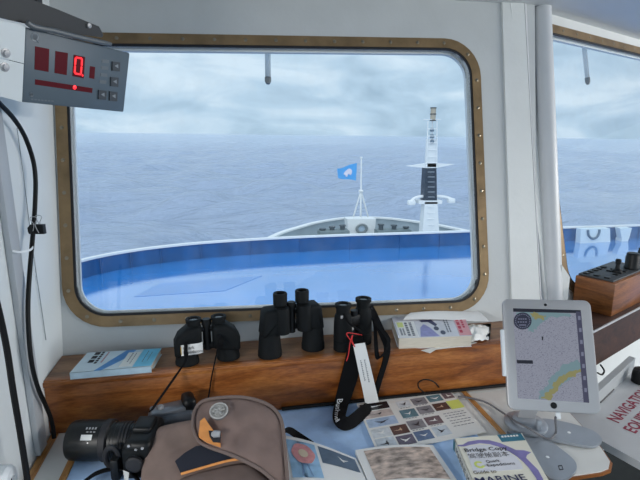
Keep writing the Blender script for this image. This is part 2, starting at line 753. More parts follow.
obj('cover_strip', strip(((501, 2), (510.5, 300)), ((522, 2), (538, 300)), -0.008, -0.012), M_wall, pil, smooth=False)
obj('corner_face', strip(((522.5, 2), (538.5, 300)), ((537, 2), (549, 300)), -0.012, 0.03), mat('shaded_pillar_paint', (196, 198, 202), 0.45, var=0.03, vscale=8), pil, smooth=False)  # greyer copy of the pillar paint, this face's shade put into the colour
pa, pb = us_front(545.5, 2), us_front(557.5, 300)
pd = (pb - pa) / (pb.y - pa.y)
p_top = pa + pd * (S_TOP - pa.y)
p_bot = pa + pd * (-0.18 - pa.y)
m = MB().tube([PF(p_top.x, p_top.y, 0.02), PF(p_bot.x, p_bot.y, 0.02)], 0.031, 20)
obj('pipe', m, mat('pipe_paint', (206, 208, 210), 0.4, var=0.03, vscale=9), pil)
# small gusset plate at the foot of the pipe
g = [ony(562, 265, 1.43), ony(570, 277, 1.43), ony(567.5, 301, 1.43), ony(561, 308, 1.43)]
obj('gusset', MB().slab(g, (0, 0.012, 0)), M_wall, pil, smooth=False)

# ------------------------------------------------------------------ outside: sea
ROLL = 0.0118
SEA_Z = -11.0


def sea():
    nr, na = 620, 380
    rr = 22.0 * (26000 / 22.0) ** (np.arange(nr) / (nr - 1))
    az = np.radians(np.linspace(-48, 78, na))
    X = np.outer(rr, np.sin(az))
    Y = np.outer(rr, np.cos(az))
    Z = np.zeros_like(X)
    rng = np.random.RandomState(3)
    fade = np.clip(1.0 - (rr / 4000.0), 0, 1)[:, None] ** 0.7
    for k in range(30):
        lam = 3.2 * 1.085 ** k
        th = rng.normal(0.15, 0.75)
        kx, ky = 2 * pi / lam * sin(th), 2 * pi / lam * cos(th)
        Z += (0.0115 if lam > 7 else 0.006) * lam * np.sin(kx * X + ky * Y + rng.uniform(0, 6.28)) * np.clip(lam / (rr[:, None] * 0.03) - 1, 0, 1)
    Z *= fade
    Z = Z + SEA_Z - 1.7 * 0 - ROLL * (X * cos(YAW) - Y * sin(YAW))
    vs = np.stack([X, Y, Z], -1).reshape(-1, 3)
    idx = np.arange(nr * na).reshape(nr, na)
    q = np.stack([idx[:-1, :-1], idx[:-1, 1:], idx[1:, 1:], idx[1:, :-1]], -1).reshape(-1, 4)
    me = bpy.data.meshes.new('sea')
    me.from_pydata(vs.tolist(), [], q.tolist())
    me.polygons.foreach_set('use_smooth', [True] * len(me.polygons))
    mt = bpy.data.materials.new('sea_water')
    mt.use_nodes = True
    nt = mt.node_tree
    b = nt.nodes['Principled BSDF']
    b.inputs['Base Color'].default_value = S(180, 196, 222)
    b.inputs['Roughness'].default_value = 0.12
    b.inputs['IOR'].default_value = 1.33
    b.inputs['Specular IOR Level'].default_value = 0.22
    N, L = nt.nodes.new, nt.links.new
    tc = N('ShaderNodeTexCoord')
    mp = N('ShaderNodeMapping')
    mp.inputs['Scale'].default_value = (0.16, 0.42, 0.3)
    L(tc.outputs['Object'], mp.inputs['Vector'])
    n = N('ShaderNodeTexNoise')
    n.inputs['Scale'].default_value = 1.0
    n.inputs['Detail'].default_value = 7
    n.inputs['Roughness'].default_value = 0.6
    L(mp.outputs['Vector'], n.inputs['Vector'])
    bp = N('ShaderNodeBump')
    bp.inputs['Strength'].default_value = 1.0
    bp.inputs['Distance'].default_value = 3.5
    L(n.outputs['Fac'], bp.inputs['Height'])
    L(bp.outputs['Normal'], b.inputs['Normal'])
    me.materials.append(mt)
    o = bpy.data.objects.new('sea', me)
    col.objects.link(o)
    tag(o, 'grey blue open sea with small waves out to horizon', 'sea', kind='stuff')


sea()

# ------------------------------------------------------------------ outside: the ship's own deck in front of the bridge
DK = -2.30
BT = -1.775
bul_px = [(40, 271), (72, 263), (100, 256.3), (130, 251), (160, 247), (200, 243), (250, 239.6), (300, 237), (350, 235), (400, 233.5), (440, 232.2), (472, 231), (520, 229), (563, 227.5), (600, 226.6), (640, 225.3), (700, 224)]
bul = [onz(x, y, BT) for x, y in bul_px]
bul = [bul[0] + Vector((-0.9, -2.2, 0)), *bul]
bul = smooth_path(bul, 5)
M_deck = mat('wet_blue_deck_paint', (52, 136, 216), 0.12, var=0.10, vscale=0.5, stretch=(1, 2.5, 1), coat=1.0, spec=0.9)
M_deck.node_tree.nodes['Principled BSDF'].inputs['Coat IOR'].default_value = 2.15
M_deck.node_tree.nodes['Principled BSDF'].inputs['Coat Roughness'].default_value = 0.09
M_bulw = mat('dark_blue_bulwark_paint', (28, 90, 148), 0.5, var=0.22, vscale=2.2, stretch=(1, 1, 0.4))
m = MB()
foot = [Vector((p.x, p.y, DK)) for p in bul]
m.slab(foot + [Vector((24, 1.9, DK)), Vector((-5.3, 1.9, DK))], (0, 0, -0.12))
tag(obj('deck', m, M_deck, smooth=False), 'wet bright blue painted steel deck below the windows', kind='structure')
br = thing('bulwark', 'dark blue curved bulwark with white cap rail around blue deck', 'bulwark', foot[len(foot) // 2])
step = 5
i = 0
while i < len(bul) - 1:
    j = min(i + step, len(bul) - 1)
    seg = bul[i:j + 1]
    vs, fs = [], []
    k = len(seg)
    for p in seg:
        d = Vector((7 - p.x, -14, 0)).normalized() * 0.03
        vs += [Vector((p.x, p.y, DK)), Vector((p.x, p.y, BT - 0.03)), Vector((p.x, p.y, BT - 0.03)) - d, Vector((p.x, p.y, DK)) - d]
    for q in range(k - 1):
        for w in range(4):
            w2 = (w + 1) % 4
            fs.append((q * 4 + w, q * 4 + w2, q * 4 + 4 + w2, q * 4 + 4 + w))
    fs += [(0, 1, 2, 3), (k * 4 - 1, k * 4 - 2, k * 4 - 3, k * 4 - 4)]
    obj('plate', MB().add(vs, fs), M_bulw, br)
    # stiffener at the plate joint
    p = seg[0]
    d = Vector((7 - p.x, -14, 0)).normalized()
    obj('stiffener', MB().rbox(T(*(Vector((p.x, p.y, (DK + BT - 0.06) / 2)) + d * 0.03)), 0.03, 0.07, BT - DK - 0.06), M_bulw, br)
    i = j
obj('cap_rail', MB().ribbon([p - Vector((7 - p.x, -14, 0)).normalized() * 0.015 for p in bul], [Vector((7 - p.x, -14, 0)).normalized() * 0.16 for p in bul], 0.03), M_white, br)
# low hatch on the deck and its weld lines
hq = [onz(134, 297, DK), onz(160, 283.5, DK), onz(262, 276, DK), onz(225, 291, DK)]
tag(obj('deck_hatch', MB().slab([p + Vector((0, 0, 0.008)) for p in hq], (0, 0, -0.008)), mat('hatch_blue_paint', (44, 128, 208), 0.25, var=0.08, vscale=1.0, coat=1.0), smooth=False), 'low flush hatch plate on the blue deck', 'hatch')

# pale white shapes against the bulwark (seen through the side window)
M_pale = mat('pale_white_shape', (214, 228, 236), 0.45)


def pale_shape(pxs, hole, label):
    base = onz(600, 251, DK)
    Y = base.y + 1.2
    pts = [ony(x, y, Y) for x, y in pxs]
    c = sum(pts, Vector()) / len(pts)
    r = thing('pale_shape', label, 'pale_shape', (c.x, Y, DK))
    obj('housing', MB().slab(pts, (0, 0.25, 0)), M_pale, r, smooth=False)
    foot_ = [ony(pxs[-1][0], pxs[-1][1], Y), ony(pxs[-2][0], pxs[-2][1], Y)]
    lo_ = min(p.z for p in pts)
    obj('base_plate', MB().rbox(T(c.x, Y + 0.14, (lo_ + DK) / 2), 0.7 if hole else 0.3, 0.3, max(0.05, lo_ - DK + 0.04)), M_pale, r)
    if hole:
        path = smooth_path([ony(x, y, Y - 0.02) for x, y in hole], 4)
        obj('u_bar', MB().tube(path, 0.045, 8), mat('grey_rubber', (92, 112, 132), 0.6), r)


pale_shape([(581, 229), (610, 228.5), (610.5, 246), (590, 251.5), (580, 244)], [(588, 230), (588.5, 235), (592, 238.5), (596.5, 237.5), (599, 233), (599.5, 229.5)], 'white shape with dark U shaped bar by the bulwark')
pale_shape([(620, 228.3), (632, 228), (629, 239), (622, 239)], None, 'small plain white shape against the bulwark')

# ------------------------------------------------------------------ outside: the bow
BOW = thing('bow', 'white bow of the ship with grey inner sides and cap rail', 'ship bow', (8.5, 30, -5.2))
BZ = -4.0
bow_px = [(262, 243), (272, 237), (285, 231.5), (300, 227), (315, 222.8), (335, 219.3), (352, 217.6), (372, 217.5), (390, 218.5), (405, 220.2), (420, 222.2), (440, 225.5), (460, 229.6), (470, 232), (480, 235)]
bowp = smooth_path([onz(x, y, BZ) for x, y in bow_px], 4)
M_bowin = mat('grey_white_bow_paint', (176, 190, 200), 0.5, var=0.06, vscale=1.0)
vs, fs = [], []
for p in bowp:
    vs += [Vector((p.x, p.y, -5.2)), Vector((p.x, p.y, BZ)), Vector((p.x, p.y + 0.08, BZ)), Vector((p.x, p.y + 0.08, -5.2))]
for q in range(len(bowp) - 1):
    for w in range(4):
        w2 = (w + 1) % 4
        fs.append((q * 4 + w, q * 4 + w2, q * 4 + 4 + w2, q * 4 + 4 + w))
obj('side', MB().add(vs, fs), M_bowin, BOW)
cb = sum(bowp, Vector()) / len(bowp)
obj('cap_rail', MB().ribbon(bowp, [Vector((cb.x - p.x, cb.y - 3 - p.y, 0)).normalized() * 0.36 for p in bowp], 0.05), M_white, BOW)
obj('foredeck', MB().slab([Vector((p.x, p.y, -5.2)) for p in bowp], (0, 0, -0.1)), mat('foredeck_paint', (150, 158, 160), 0.6, var=0.08, vscale=1), BOW, smooth=False)

M_wgrey = mat('grey_green_winch_paint', (112, 126, 130), 0.5, var=0.1, vscale=3)
M_dk = mat('dark_bollard_paint', (74, 84, 92), 0.5)


def winch(x0, x1, caps, y_top, label):
    Y = 28.2
    L_, R_ = ony(x0, 236, Y), ony(x1, 236, Y)
    r = thing('mooring_winch', label, 'winch', ((L_.x + R_.x) / 2, Y, -5.2), group='winches on the bow')
    zt = ony((x0 + x1) / 2, y_top + 2.2, Y).z
    obj('bed', MB().rbox(T((L_.x + R_.x) / 2, Y, (zt - 5.2) / 2), R_.x - L_.x, 0.9, zt + 5.2, 0.05), M_wgrey, r)
    for c in caps:
        p = ony(c[0], c[1], Y)
        mm = MB().lathe([(0.15, zt - p.z - 0.02), (0.15, 0.02), (0.21, 0.03), (0.21, 0.1), (0.0, 0.11)], T(p.x, p.y, p.z), n=16)
        obj('drum_cap', mm, M_dk, r)
    p = ony((x0 + x1) / 2 + 2, y_top + 7.5, Y - 0.47)
    obj('stripe', MB().rbox(T(p.x, p.y, p.z), 0.25, 0.02, 0.08), mat('yellow_paint', (214, 200, 90), 0.5), r)


winch(318.5, 348, [(322.5, 230), (332, 228), (342.5, 226.5)], 227.5, 'grey mooring winch bed with three dark drums on the bow')
winch(376, 409, [(381, 225.5), (394, 226.3), (406, 228)], 227, 'grey mooring winch bed with three dark drums beside signal mast')
# central white housing with round opening, at the stem
Yh = 29.5
hb = thing('stem_housing', 'white housing with grey ringed round opening under the flagstaff', 'housing', (ony(361, 236, Yh).x, Yh, -5.2))
h0, h1, h2, h3 = ony(347, 219, Yh), ony(376, 219, Yh), ony(374, 236, Yh), ony(350, 236, Yh)
h2.z = h3.z = -5.2
obj('body', MB().slab([h0, h1, h2, h3], (0, 0.8, 0)), M_white, hb, smooth=False)
pc = ony(361.5, 228.5, Yh - 0.03)
Mr = frame(pc, (1, 0, 0), (0, -1, 0))
obj('ring', MB().lathe([(0.24, 0.0), (0.38, 0.0), (0.42, 0.06), (0.36, 0.1), (0.24, 0.08), (0.24, 0.0)], Mr, 20, 1.0, 0.8), mat('ring_grey', (128, 138, 142), 0.5), hb)
obj('opening', MB().lathe([(0.25, 0.01), (0.0, 0.012)], Mr, 20, 1.0, 0.8), mat('opening_blue', (176, 196, 214), 0.6), hb)

# flagstaff with flag
Yf = 31.0
js = thing('flagstaff', 'slim white flagstaff on three braced legs at the bow', 'flagstaff', (ony(361, 219, Yf).x, Yf, BZ))
pt, pm, pb_ = ony(361.3, 157.5, Yf), ony(361, 191, Yf), ony(360.5, 220, Yf)
obj('pole', MB().tube([pb_, pm, pt], [0.06, 0.06, 0.045], 8), M_white, js)
obj('truck', MB().lathe([(0.0, -0.05), (0.09, -0.04), (0.09, 0.04), (0.0, 0.05)], T(*pt), 10), M_white, js)
obj('collar', MB().lathe([(0.13, -0.08), (0.16, -0.05), (0.16, 0.05), (0.13, 0.08)], T(*pm), 12), M_white, js)
for xx, dy in ((352.5, 0.3), (369, 0.3), (361, 1.0)):
    q = ony(xx, 220, Yf + dy)
    obj('leg', MB().tube([pm, q], 0.055, 8), M_white, js)
fx = [ony(357, 163, Yf), ony(337.5, 168.5, Yf), ony(338.5, 178, Yf), ony(356, 180.5, Yf)]
fg = thing('flag', 'light blue flag with white landmass emblem flying from flagstaff', 'flag', fx[3])


def flagpt(u, v, off=0.0):
    p = fx[0].lerp(fx[1], u).lerp(fx[3].lerp(fx[2], u), v)
    return p + Vector((0, 0.12 * sin(u * 7 + v) * u - off, 0.05 * sin(u * 6) * u))


def grid(fn, nu, nv, th):
    vs, fs = [], []
    for s in (0, th):
        for i in range(nu + 1):
            for j in range(nv + 1):
                vs.append(fn(i / nu, j / nv) + Vector((0, s, 0)))
    w = nv + 1
    o = (nu + 1) * w
    for i in range(nu):
        for j in range(nv):
            q = (i * w + j, i * w + j + 1, (i + 1) * w + j + 1, (i + 1) * w + j)
            fs.append(q)
            fs.append(tuple(k + o for k in reversed(q)))
    bd = [i * w for i in range(nu + 1)] + [nu * w + j for j in range(1, nv + 1)] + [i * w + nv for i in range(nu - 1, -1, -1)] + [j for j in range(nv - 1, 0, -1)]
    for a in range(len(bd)):
        b2 = bd[(a + 1) % len(bd)]
        fs.append((bd[a], b2, b2 + o, bd[a] + o))
    return MB().add(vs, fs)


obj('cloth', grid(flagpt, 14, 8, 0.015), mat('flag_light_blue', (84, 168, 236), 0.7), fg)
em = [(0.30, 0.30), (0.42, 0.24), (0.56, 0.30), (0.66, 0.40), (0.72, 0.58), (0.62, 0.66), (0.60, 0.80), (0.50, 0.78), (0.50, 0.64), (0.40, 0.62), (0.34, 0.72), (0.26, 0.62), (0.24, 0.44)]
obj('emblem', MB().slab([flagpt(u, v, 0.03) for u, v in em], (0, 0.02, 0)), mat('flag_white', (226, 222, 240), 0.7), fg, smooth=False)

# signal mast
Ym = 26.0
ms = thing('signal_mast', 'white and dark signal mast with crosstrees and lamps on bow', 'mast', (ony(431, 232, Ym).x, Ym, -5.2))


def mast_box(name, xl0, xr0, y0, xl1, xr1, y1, m_, dep=0.55):
    """tapering box between two pixel rows"""
    a0, a1, b0, b1 = ony(xl0, y0, Ym), ony(xr0, y0, Ym), ony(xl1, y1, Ym), ony(xr1, y1, Ym)
    return obj(name, MB().slab([a0, a1, b1, b0], (0, dep, 0)), m_, ms, smooth=False)


M_mast = mat('mast_white_paint', (232, 236, 240), 0.45)
M_mastd = mat('mast_dark_paint', (46, 58, 74), 0.45, var=0.2, vscale=3)
mast_box('base_column', 425, 437.5, 202, 421.5, 440, 245, M_mast)
mast_box('dark_column', 425.8, 436.5, 168, 424, 437, 200.5, M_mastd)
mast_box('cap_plate', 418.5, 442.5, 200.5, 419, 442, 204, M_mast, 0.7)
mast_box('upper_column', 428.8, 436.2, 139, 427.3, 437, 167, M_mast, 0.4)
ya = [ony(407.5, 166.2, Ym), ony(427, 163.5, Ym), ony(436, 163.2, Ym), ony(454.5, 164.3, Ym), ony(436, 168, Ym), ony(427, 168.2, Ym)]
obj('yard', MB().slab(ya, (0, 0.3, 0)), M_mast, ms, smooth=False)
arm = smooth_path([ony(411, 201, Ym + 0.2), ony(416, 197.5, Ym + 0.2), ony(424, 196.2, Ym + 0.2), ony(437, 196.2, Ym + 0.2), ony(446, 197.2, Ym + 0.2), ony(452, 199.5, Ym + 0.2)], 4)
obj('lamp_arm', MB().tube(arm, 0.09, 8), M_mast, ms)
for x, y in ((411.3, 202.6), (451, 200.6)):
    p = ony(x, y, Ym + 0.1)
    obj('floodlight', MB().rbox(T(*p), 0.42, 0.35, 0.28, 0.06), M_mast, ms)
for x0, x1 in ((428.5, 426.8), (437, 436.8)):
    obj('ladder_rail', MB().tube([ony(x0 - (0.6 if x0 < 430 else 0), 121, Ym - 0.1), ony(x1, 168, Ym - 0.1)], 0.035, 6), M_mast, ms)
for y in (129, 136, 143, 150, 157, 163):
    obj('rung', MB().tube([ony(427.6, y, Ym - 0.1), ony(437, y, Ym - 0.1)], 0.028, 6), M_mast, ms)
for y in (172, 177, 182, 187, 192, 197, 207, 213, 219, 225):
    obj('rung', MB().tube([ony(428, y, Ym - 0.08), ony(434.5, y, Ym - 0.08)], 0.025, 6), mat('rung_grey', (150, 160, 172), 0.5) if y < 200 else M_mast, ms)
obj('pole', MB().tube([ony(432.3, 121, Ym + 0.2), ony(432.3, 142, Ym + 0.2)], 0.05, 8), M_mast, ms)
for y in (129.5, 136, 141.5):
    p = ony(432, y, Ym)
    obj('mast_lamp', MB().lathe([(0.05, -0.12), (0.12, -0.11), (0.12, 0.02), (0.1, 0.08), (0.0, 0.1)], T(*p), 12), mat('lamp_grey', (104, 122, 140), 0.4), ms)
pt0, pt1 = ony(432.8, 121, Ym + 0.1), ony(433.2, 107.8, Ym + 0.1)
hh = pt1.z - pt0.z
obj('top_light', MB().lathe([(0.15, 0), (0.15, hh)], T(*pt0), 16), mat('tan_lamp_housing', (176, 166, 150), 0.5), ms)
for t in (0.0, 0.48, 0.95):
    obj('top_light_band', MB().lathe([(0.175, 0), (0.175, 0.06)], T(pt0.x, pt0.y, pt0.z + hh * t), 16), mat('band_dark', (80, 80, 84), 0.5), ms)
obj('gaff', MB().tube([ony(423.5, 119.5, Ym), ony(441, 119.5, Ym)], 0.025, 6), M_mast, ms)

# washer nozzles hanging outside the panes
M_noz = mat('pale_nozzle_plastic', (226, 230, 232), 0.4)
_nt = M_noz.node_tree
_tl = _nt.nodes.new('ShaderNodeBsdfTranslucent')
_tl.inputs['Color'].default_value = S(232, 236, 238)
_mx = _nt.nodes.new('ShaderNodeMixShader')
_mx.inputs['Fac'].default_value = 0.6
_nt.links.new(_nt.nodes['Principled BSDF'].outputs[0], _mx.inputs[1])
_nt.links.new(_tl.outputs[0], _mx.inputs[2])
_nt.links.new(_mx.outputs[0], _nt.nodes['Material Output'].inputs['Surface'])


def nozzle(p0, p1, label):
    r = thing('washer_nozzle', label, 'nozzle', p1)
    d = (p1 - p0)
    obj('arm', MB().tube([p0, p0 + d * 0.88], 0.0098, 10), M_noz, r)
    obj('tip', MB().tube([p0 + d * 0.88, p0 + d * 0.95, p1], [0.011, 0.011, 0.006], 10), mat('nozzle_tip', (120, 124, 126), 0.4), r)


nozzle(onp(267.5, 30, PF(0, 0, 0.075), F_N), onp(268, 84, PF(0, 0, 0.075), F_N), 'pale washer nozzle hanging outside the wide window')
nozzle(onp(582.5, 30, PR(0, 0, 0.075), R_N), onp(588, 84.5, PR(0, 0, 0.075), R_N), 'pale washer nozzle hanging outside the angled side window')

# ------------------------------------------------------------------ added fill lamps out of view, put in to brighten the room
M_diff = mat('fill_lamp_diffuser', (245, 246, 240), 0.4, emit=1.0)
for lx_, ly_, tilt, pw_, lab_ in ((3.9, 0.75, 55, 1.0, 'added angled fill lamp under ceiling nearest the side window'), (3.9, -0.9, 55, 1.0, 'added angled fill lamp under ceiling at far side of room'), (-1.8, -1.1, -25, 1.35, 'added angled fill lamp under ceiling beyond the side wall')):
    Rl = T(lx_, ly_, CEIL_Z - 0.14) @ Matrix.Rotation(radians(tilt), 4, 'Y')
    lr = thing('fill_lamp', lab_, 'lamp', (lx_, ly_, CEIL_Z - 0.14))
    obj('housing', MB().rbox(Rl @ T(0, 0, 0.045), 0.26, 1.3, 0.06, 0.008), M_white, lr)
    obj('diffuser', MB().rbox(Rl, 0.2, 1.22, 0.03, 0.01), M_diff, lr)
    for e_ in (-0.5, 0.5):
        obj('hanger', MB().rbox(T(lx_, ly_ + e_, CEIL_Z - 0.05), 0.03, 0.03, 0.098), M_white, lr)
    la = bpy.data.lights.new('fill_light', 'AREA')
    la.shape = 'RECTANGLE'
    la.size, la.size_y = 0.2, 1.2
    la.energy = FILL_POWER * pw_
    la.color = (1.0, 0.97, 0.93)
    lo_ = bpy.data.objects.new('fill_light', la)
    col.objects.link(lo_)
    lo_.matrix_world = Rl @ T(0, 0, -0.02)

# ------------------------------------------------------------------ wooden shelf under the window and the darker ledge beside it
sh = thing('window_shelf', 'varnished brown wooden shelf running under the wide window', 'shelf', (0.3, SHELF_F, DESK_Z))
SHX1 = 1.085
obj('top_board', MB().slab([(LEFT_X, SHELF_F, SHELF_Z), (SHX1, SHELF_F, SHELF_Z), (1.055, WALL_Y - 0.008, SHELF_Z), (LEFT_X, WALL_Y - 0.008, SHELF_Z)], (0, 0, -0.026)), M_wood_top, sh, smooth=False)
m = MB().rbox(T((LEFT_X + SHX1) / 2, SHELF_F + 0.008, (SHELF_Z + DESK_Z) / 2 + 0.0005), SHX1 - LEFT_X, 0.026, SHELF_Z - DESK_Z + 0.001, 0.004, 2)
obj('front_board', m, M_wood, sh)
m = MB().rbox(T((LEFT_X + SHX1) / 2, SHELF_F - 0.006, SHELF_Z - 0.0085), SHX1 - LEFT_X, 0.006, 0.014, 0.002, 2)
obj('edge_strip', m, M_wood, sh)

LEDGE = 0.158
ld = thing('side_ledge', 'dark brown wooden ledge with thin metal edge under side window', 'shelf', R_O + R_X * 0.5 + Vector((0, 0, -0.14)))


def PL(u, d, z):
    """point on the ledge: u along the side wall, d out from it into the room"""
    q = R_O + R_X * u - _h * d
    return Vector((q.x, q.y, z))


obj('top_board', MB().slab([PL(-0.01, LEDGE, SHELF_Z), PL(1.3, LEDGE, SHELF_Z), PL(1.3, 0.009, SHELF_Z), PL(0.03, 0.009, SHELF_Z)], (0, 0, -0.024)), M_wood_dark, ld, smooth=False)
lz = onp(597, 366, PL(0, LEDGE, 0), _h).z
obj('front_board', MB().slab([PL(0.01, LEDGE - 0.004, SHELF_Z - 0.0245), PL(1.3, LEDGE - 0.004, SHELF_Z - 0.0245), PL(1.3, LEDGE - 0.004, lz), PL(0.01, LEDGE - 0.004, lz)], _h * 0.022), M_wood_dark, ld, smooth=False)
obj('metal_edge', MB().tube([PL(0.0, LEDGE + 0.003, SHELF_Z - 0.004), PL(1.3, LEDGE + 0.003, SHELF_Z - 0.004)], 0.004, 8), M_silver, ld)
obj('hook', MB().tube(smooth_path([PL(0.09, LEDGE + 0.005, lz + 0.005), PL(0.09, LEDGE + 0.02, lz - 0.012), PL(0.075, LEDGE + 0.02, lz - 0.022), PL(0.06, LEDGE + 0.012, lz - 0.014)], 4), 0.003, 6), M_black, ld)

# ------------------------------------------------------------------ chart desk
dk = thing('chart_desk', 'white chart desk with pale blue cover and wooden trim strips', 'desk', (0.2, 1.05, 0))
DFY = 0.842
desk_poly = [(LEFT_X + 0.004, DFY), (0.835, DFY), (0.862, 0.848), (0.884, 0.868), (0.908, 0.935), (0.93, 1.06), (0.96, 1.262), (LEFT_X + 0.004, 1.262)]
obj('top', MB().prism(desk_poly, DESK_Z - 0.011, DESK_Z), M_lam, dk, smooth=False)
obj('edge_band', MB().prism([(x + (0.004 if x > 0.8 else 0), y - (0.004 if y < 0.9 else 0)) for x, y in desk_poly[:-2]] + [(0.955, 1.22), (LEFT_X + 0.004, 1.22)], DESK_Z - 0.0105, DESK_Z - 0.003), M_box_wood, dk, smooth=False)
obj('blue_cover', MB().slab([(-0.387, DFY + 0.001, DESK_Z + 0.0015), (0.62, DFY + 0.001, DESK_Z + 0.0015), (0.62, 1.2395, DESK_Z + 0.0015), (-0.387, 1.2395, DESK_Z + 0.0015)], (0, 0, -0.002)), M_blue, dk, smooth=False)
for x0, x1 in ((LEFT_X + 0.004, -0.462), (-0.404, -0.388), (0.683, 0.697)):
    obj('trim_strip', MB().slab([(x0, DFY + 0.001, DESK_Z + 0.003), (x1, DFY + 0.001, DESK_Z + 0.003), (x1, 1.2395, DESK_Z + 0.003), (x0, 1.2395, DESK_Z + 0.003)], (0, 0, -0.004)), M_trim_wood, dk, smooth=False)
obj('cabinet', MB().rbox(T(0.12, 1.1, 0.458), 1.16, 0.24, 0.916, 0.004), mat('dark_cabinet_side', (60, 58, 56), 0.7), dk)

# black cable lying along the foot of the shelf
cp = [onz(x, y, DESK_Z + 0.009) for x, y in ((283, 414), (300, 411), (330, 406.5), (370, 402.5), (410, 397.5), (450, 392.5), (490, 388.5), (520, 386))]
for p in cp:
    p.y = 1.2325
tag(obj('power_cable', MB().tube(smooth_path(cp, 5), 0.0052, 8), M_cable), 'thick black cable lying along the foot of the shelf', 'cable')
lp = [onz(445, 396, DESK_Z + 0.004), onz(440, 389, DESK_Z + 0.008) + Vector((0, -0.004, 0)), ony(434, 382, 1.222), ony(425, 379.5, 1.22), ony(418.5, 382.5, 1.218), ony(419, 388, 1.21), onz(425, 393, DESK_Z + 0.012)]
tag(obj('wire_loop', MB().tube(smooth_path(lp, 6), 0.0022, 6), M_cable), 'thin black wire loop rising behind the photo card', 'wire')

# ------------------------------------------------------------------ binoculars


def lathe_part(name, prof, M, m_, root, n=24):
    return obj(name, MB().lathe(prof, M, n), m_, root)


def eyecup(M, r, h, root, dark=M_armour):
    e = lathe_part('eyepiece', [(r * 0.92, 0), (r * 0.92, h * 0.62), (r * 1.08, h * 0.66), (r * 1.1, h * 0.97), (r * 1.02, h), (r * 0.72, h * 0.995), (r * 0.66, h * 0.88), (0.0, h * 0.86)], M, dark, root)
    lathe_part('lens', [(r * 0.62, h * 0.875), (0.0, h * 0.885)], M, M_lens, e, 16)
    return e


def porro(label, pL, pR, ro, hb, house, dep, xe, re, ze, ztop, wheel_z, xo=None):
    """binoculars standing on their objectives; house = outline (outward x, z) of one prism housing"""
    mid = (pL + pR) / 2
    root = thing('binoculars', label, 'binoculars', mid)
    B = frame(mid, pR - pL, (0, 0, 1))
    w = (pR - pL).length / 2
    for s_ in (-1, 1):
        lathe_part('objective', [(ro * 0.86, 0.0), (ro, 0.001), (ro, hb * 0.22), (ro * 0.97, hb * 0.26), (ro * 0.9, hb * 0.75), (ro * 0.82, hb * 1.1)], B @ T(s_ * w, 0, 0), M_armour, root)
        mb = MB()
        mb.prism([(s_ * x, z) for x, z in house], -dep / 2, dep / 2, B @ Matrix.Rotation(pi / 2, 4, 'X') @ T(0, 0, 0), r=dep * 0.22, seg=4)
        obj('prism_housing', mb, M_armour, root, ang=50)
        eyecup(B @ T(s_ * xe, 0, ze), re, ztop - ze, root)
    lathe_part('hinge', [(0.0, hb * 0.9), (0.011, hb * 0.9), (0.011, wheel_z), (0.0, wheel_z)], B, M_black, root, 16)
    lathe_part('focus_wheel', [(0.0, wheel_z), (0.0135, wheel_z), (0.0135, wheel_z + 0.014), (0.011, wheel_z + 0.017), (0.0, wheel_z + 0.017)], B, M_black, root, 18)
    obj('bridge', MB().rbox(B @ T(0, 0, wheel_z - 0.012), xe * 1.7, 0.016, 0.012, 0.003), M_black, root)
    obj('bridge', MB().rbox(B @ T(0, 0, hb * 1.15), xe * 1.5, 0.016, 0.016, 0.003), M_black, root)
    return root, B, w


pL, pR = onz(187.5, 362.5, SHELF_Z), onz(228.5, 357, SHELF_Z)
house1 = [(0.016, 0.042), (0.030, 0.034), (0.080, 0.024), (0.089, 0.032), (0.090, 0.066), (0.079, 0.088), (0.052, 0.109), (0.022, 0.111), (0.014, 0.102)]
bin1, B1, w1 = porro('compact black binoculars with white sticker standing beside the left book', pL, pR, 0.0325, 0.038, house1, 0.062, 0.034, 0.0195, 0.101, 0.128, 0.106)
# white sticker wrapped on the left housing
def st(u, v, off=0.0):
    x = -0.091 + 0.071 * u
    y = -0.0315 - off + 0.010 * max(0, 0.2 - u) / 0.2 + (0.006 * max(0, u - 0.85) / 0.15)
    return B1 @ Vector((x + 0.006, y, 0.036 + 0.031 * v))
obj('sticker', grid(lambda u, v: st(u, v), 10, 2, 0.001), M_paper, bin1)
obj('sticker_mark', MB().slab([st(0.12, 0.15, 0.0008), st(0.2, 0.15, 0.0008), st(0.2, 0.85, 0.0008), st(0.12, 0.85, 0.0008)], (0, 0.001, 0)), mat('ochre_mark', (196, 160, 70), 0.6), bin1, smooth=False)
text('sticker_text', 'Quark', st(0.26, 0.56, 0.001), B1.col[0].to_3d(), B1.col[2].to_3d(), 0.0125, M_ink, bin1, width=0.030)
text('sticker_text', 'Expeditions', st(0.26, 0.16, 0.001), B1.col[0].to_3d(), B1.col[2].to_3d(), 0.0125, M_ink, bin1, width=0.052)
sp = [B1 @ Vector((-0.058, -0.036, 0.078)), B1 @ Vector((-0.060, -0.042, 0.05)), ony(186, 360, SHELF_F - 0.03), ony(177, 374, 1.215), ony(163, 394, 1.17), ony(151, 411, 1.135)]
obj('neck_strap', MB().ribbon(smooth_path(sp, 5), Vector((0.010, 0.0, 0.006)), 0.001), M_strap, bin1)
sp = [B1 @ Vector((0.03, -0.036, 0.074)), B1 @ Vector((0.022, -0.044, 0.04)), ony(215, 361, SHELF_F - 0.016), ony(211.5, 378, SHELF_F - 0.014), ony(209, 394, SHELF_F - 0.016), ony(207, 404, SHELF_F - 0.03)]
obj('thin_cord', MB().tube(smooth_path(sp, 5), 0.0022, 6), M_strap, bin1)
sp = [B1 @ Vector((0.03, -0.034, 0.085)), B1 @ Vector((0.034, -0.05, 0.072)), B1 @ Vector((0.032, -0.044, 0.056)), B1 @ Vector((0.026, -0.034, 0.048))]
obj('strap_keeper', MB().ribbon(smooth_path(sp, 4), B1.col[0].to_3d() * 0.012, 0.0015), M_strap, bin1)

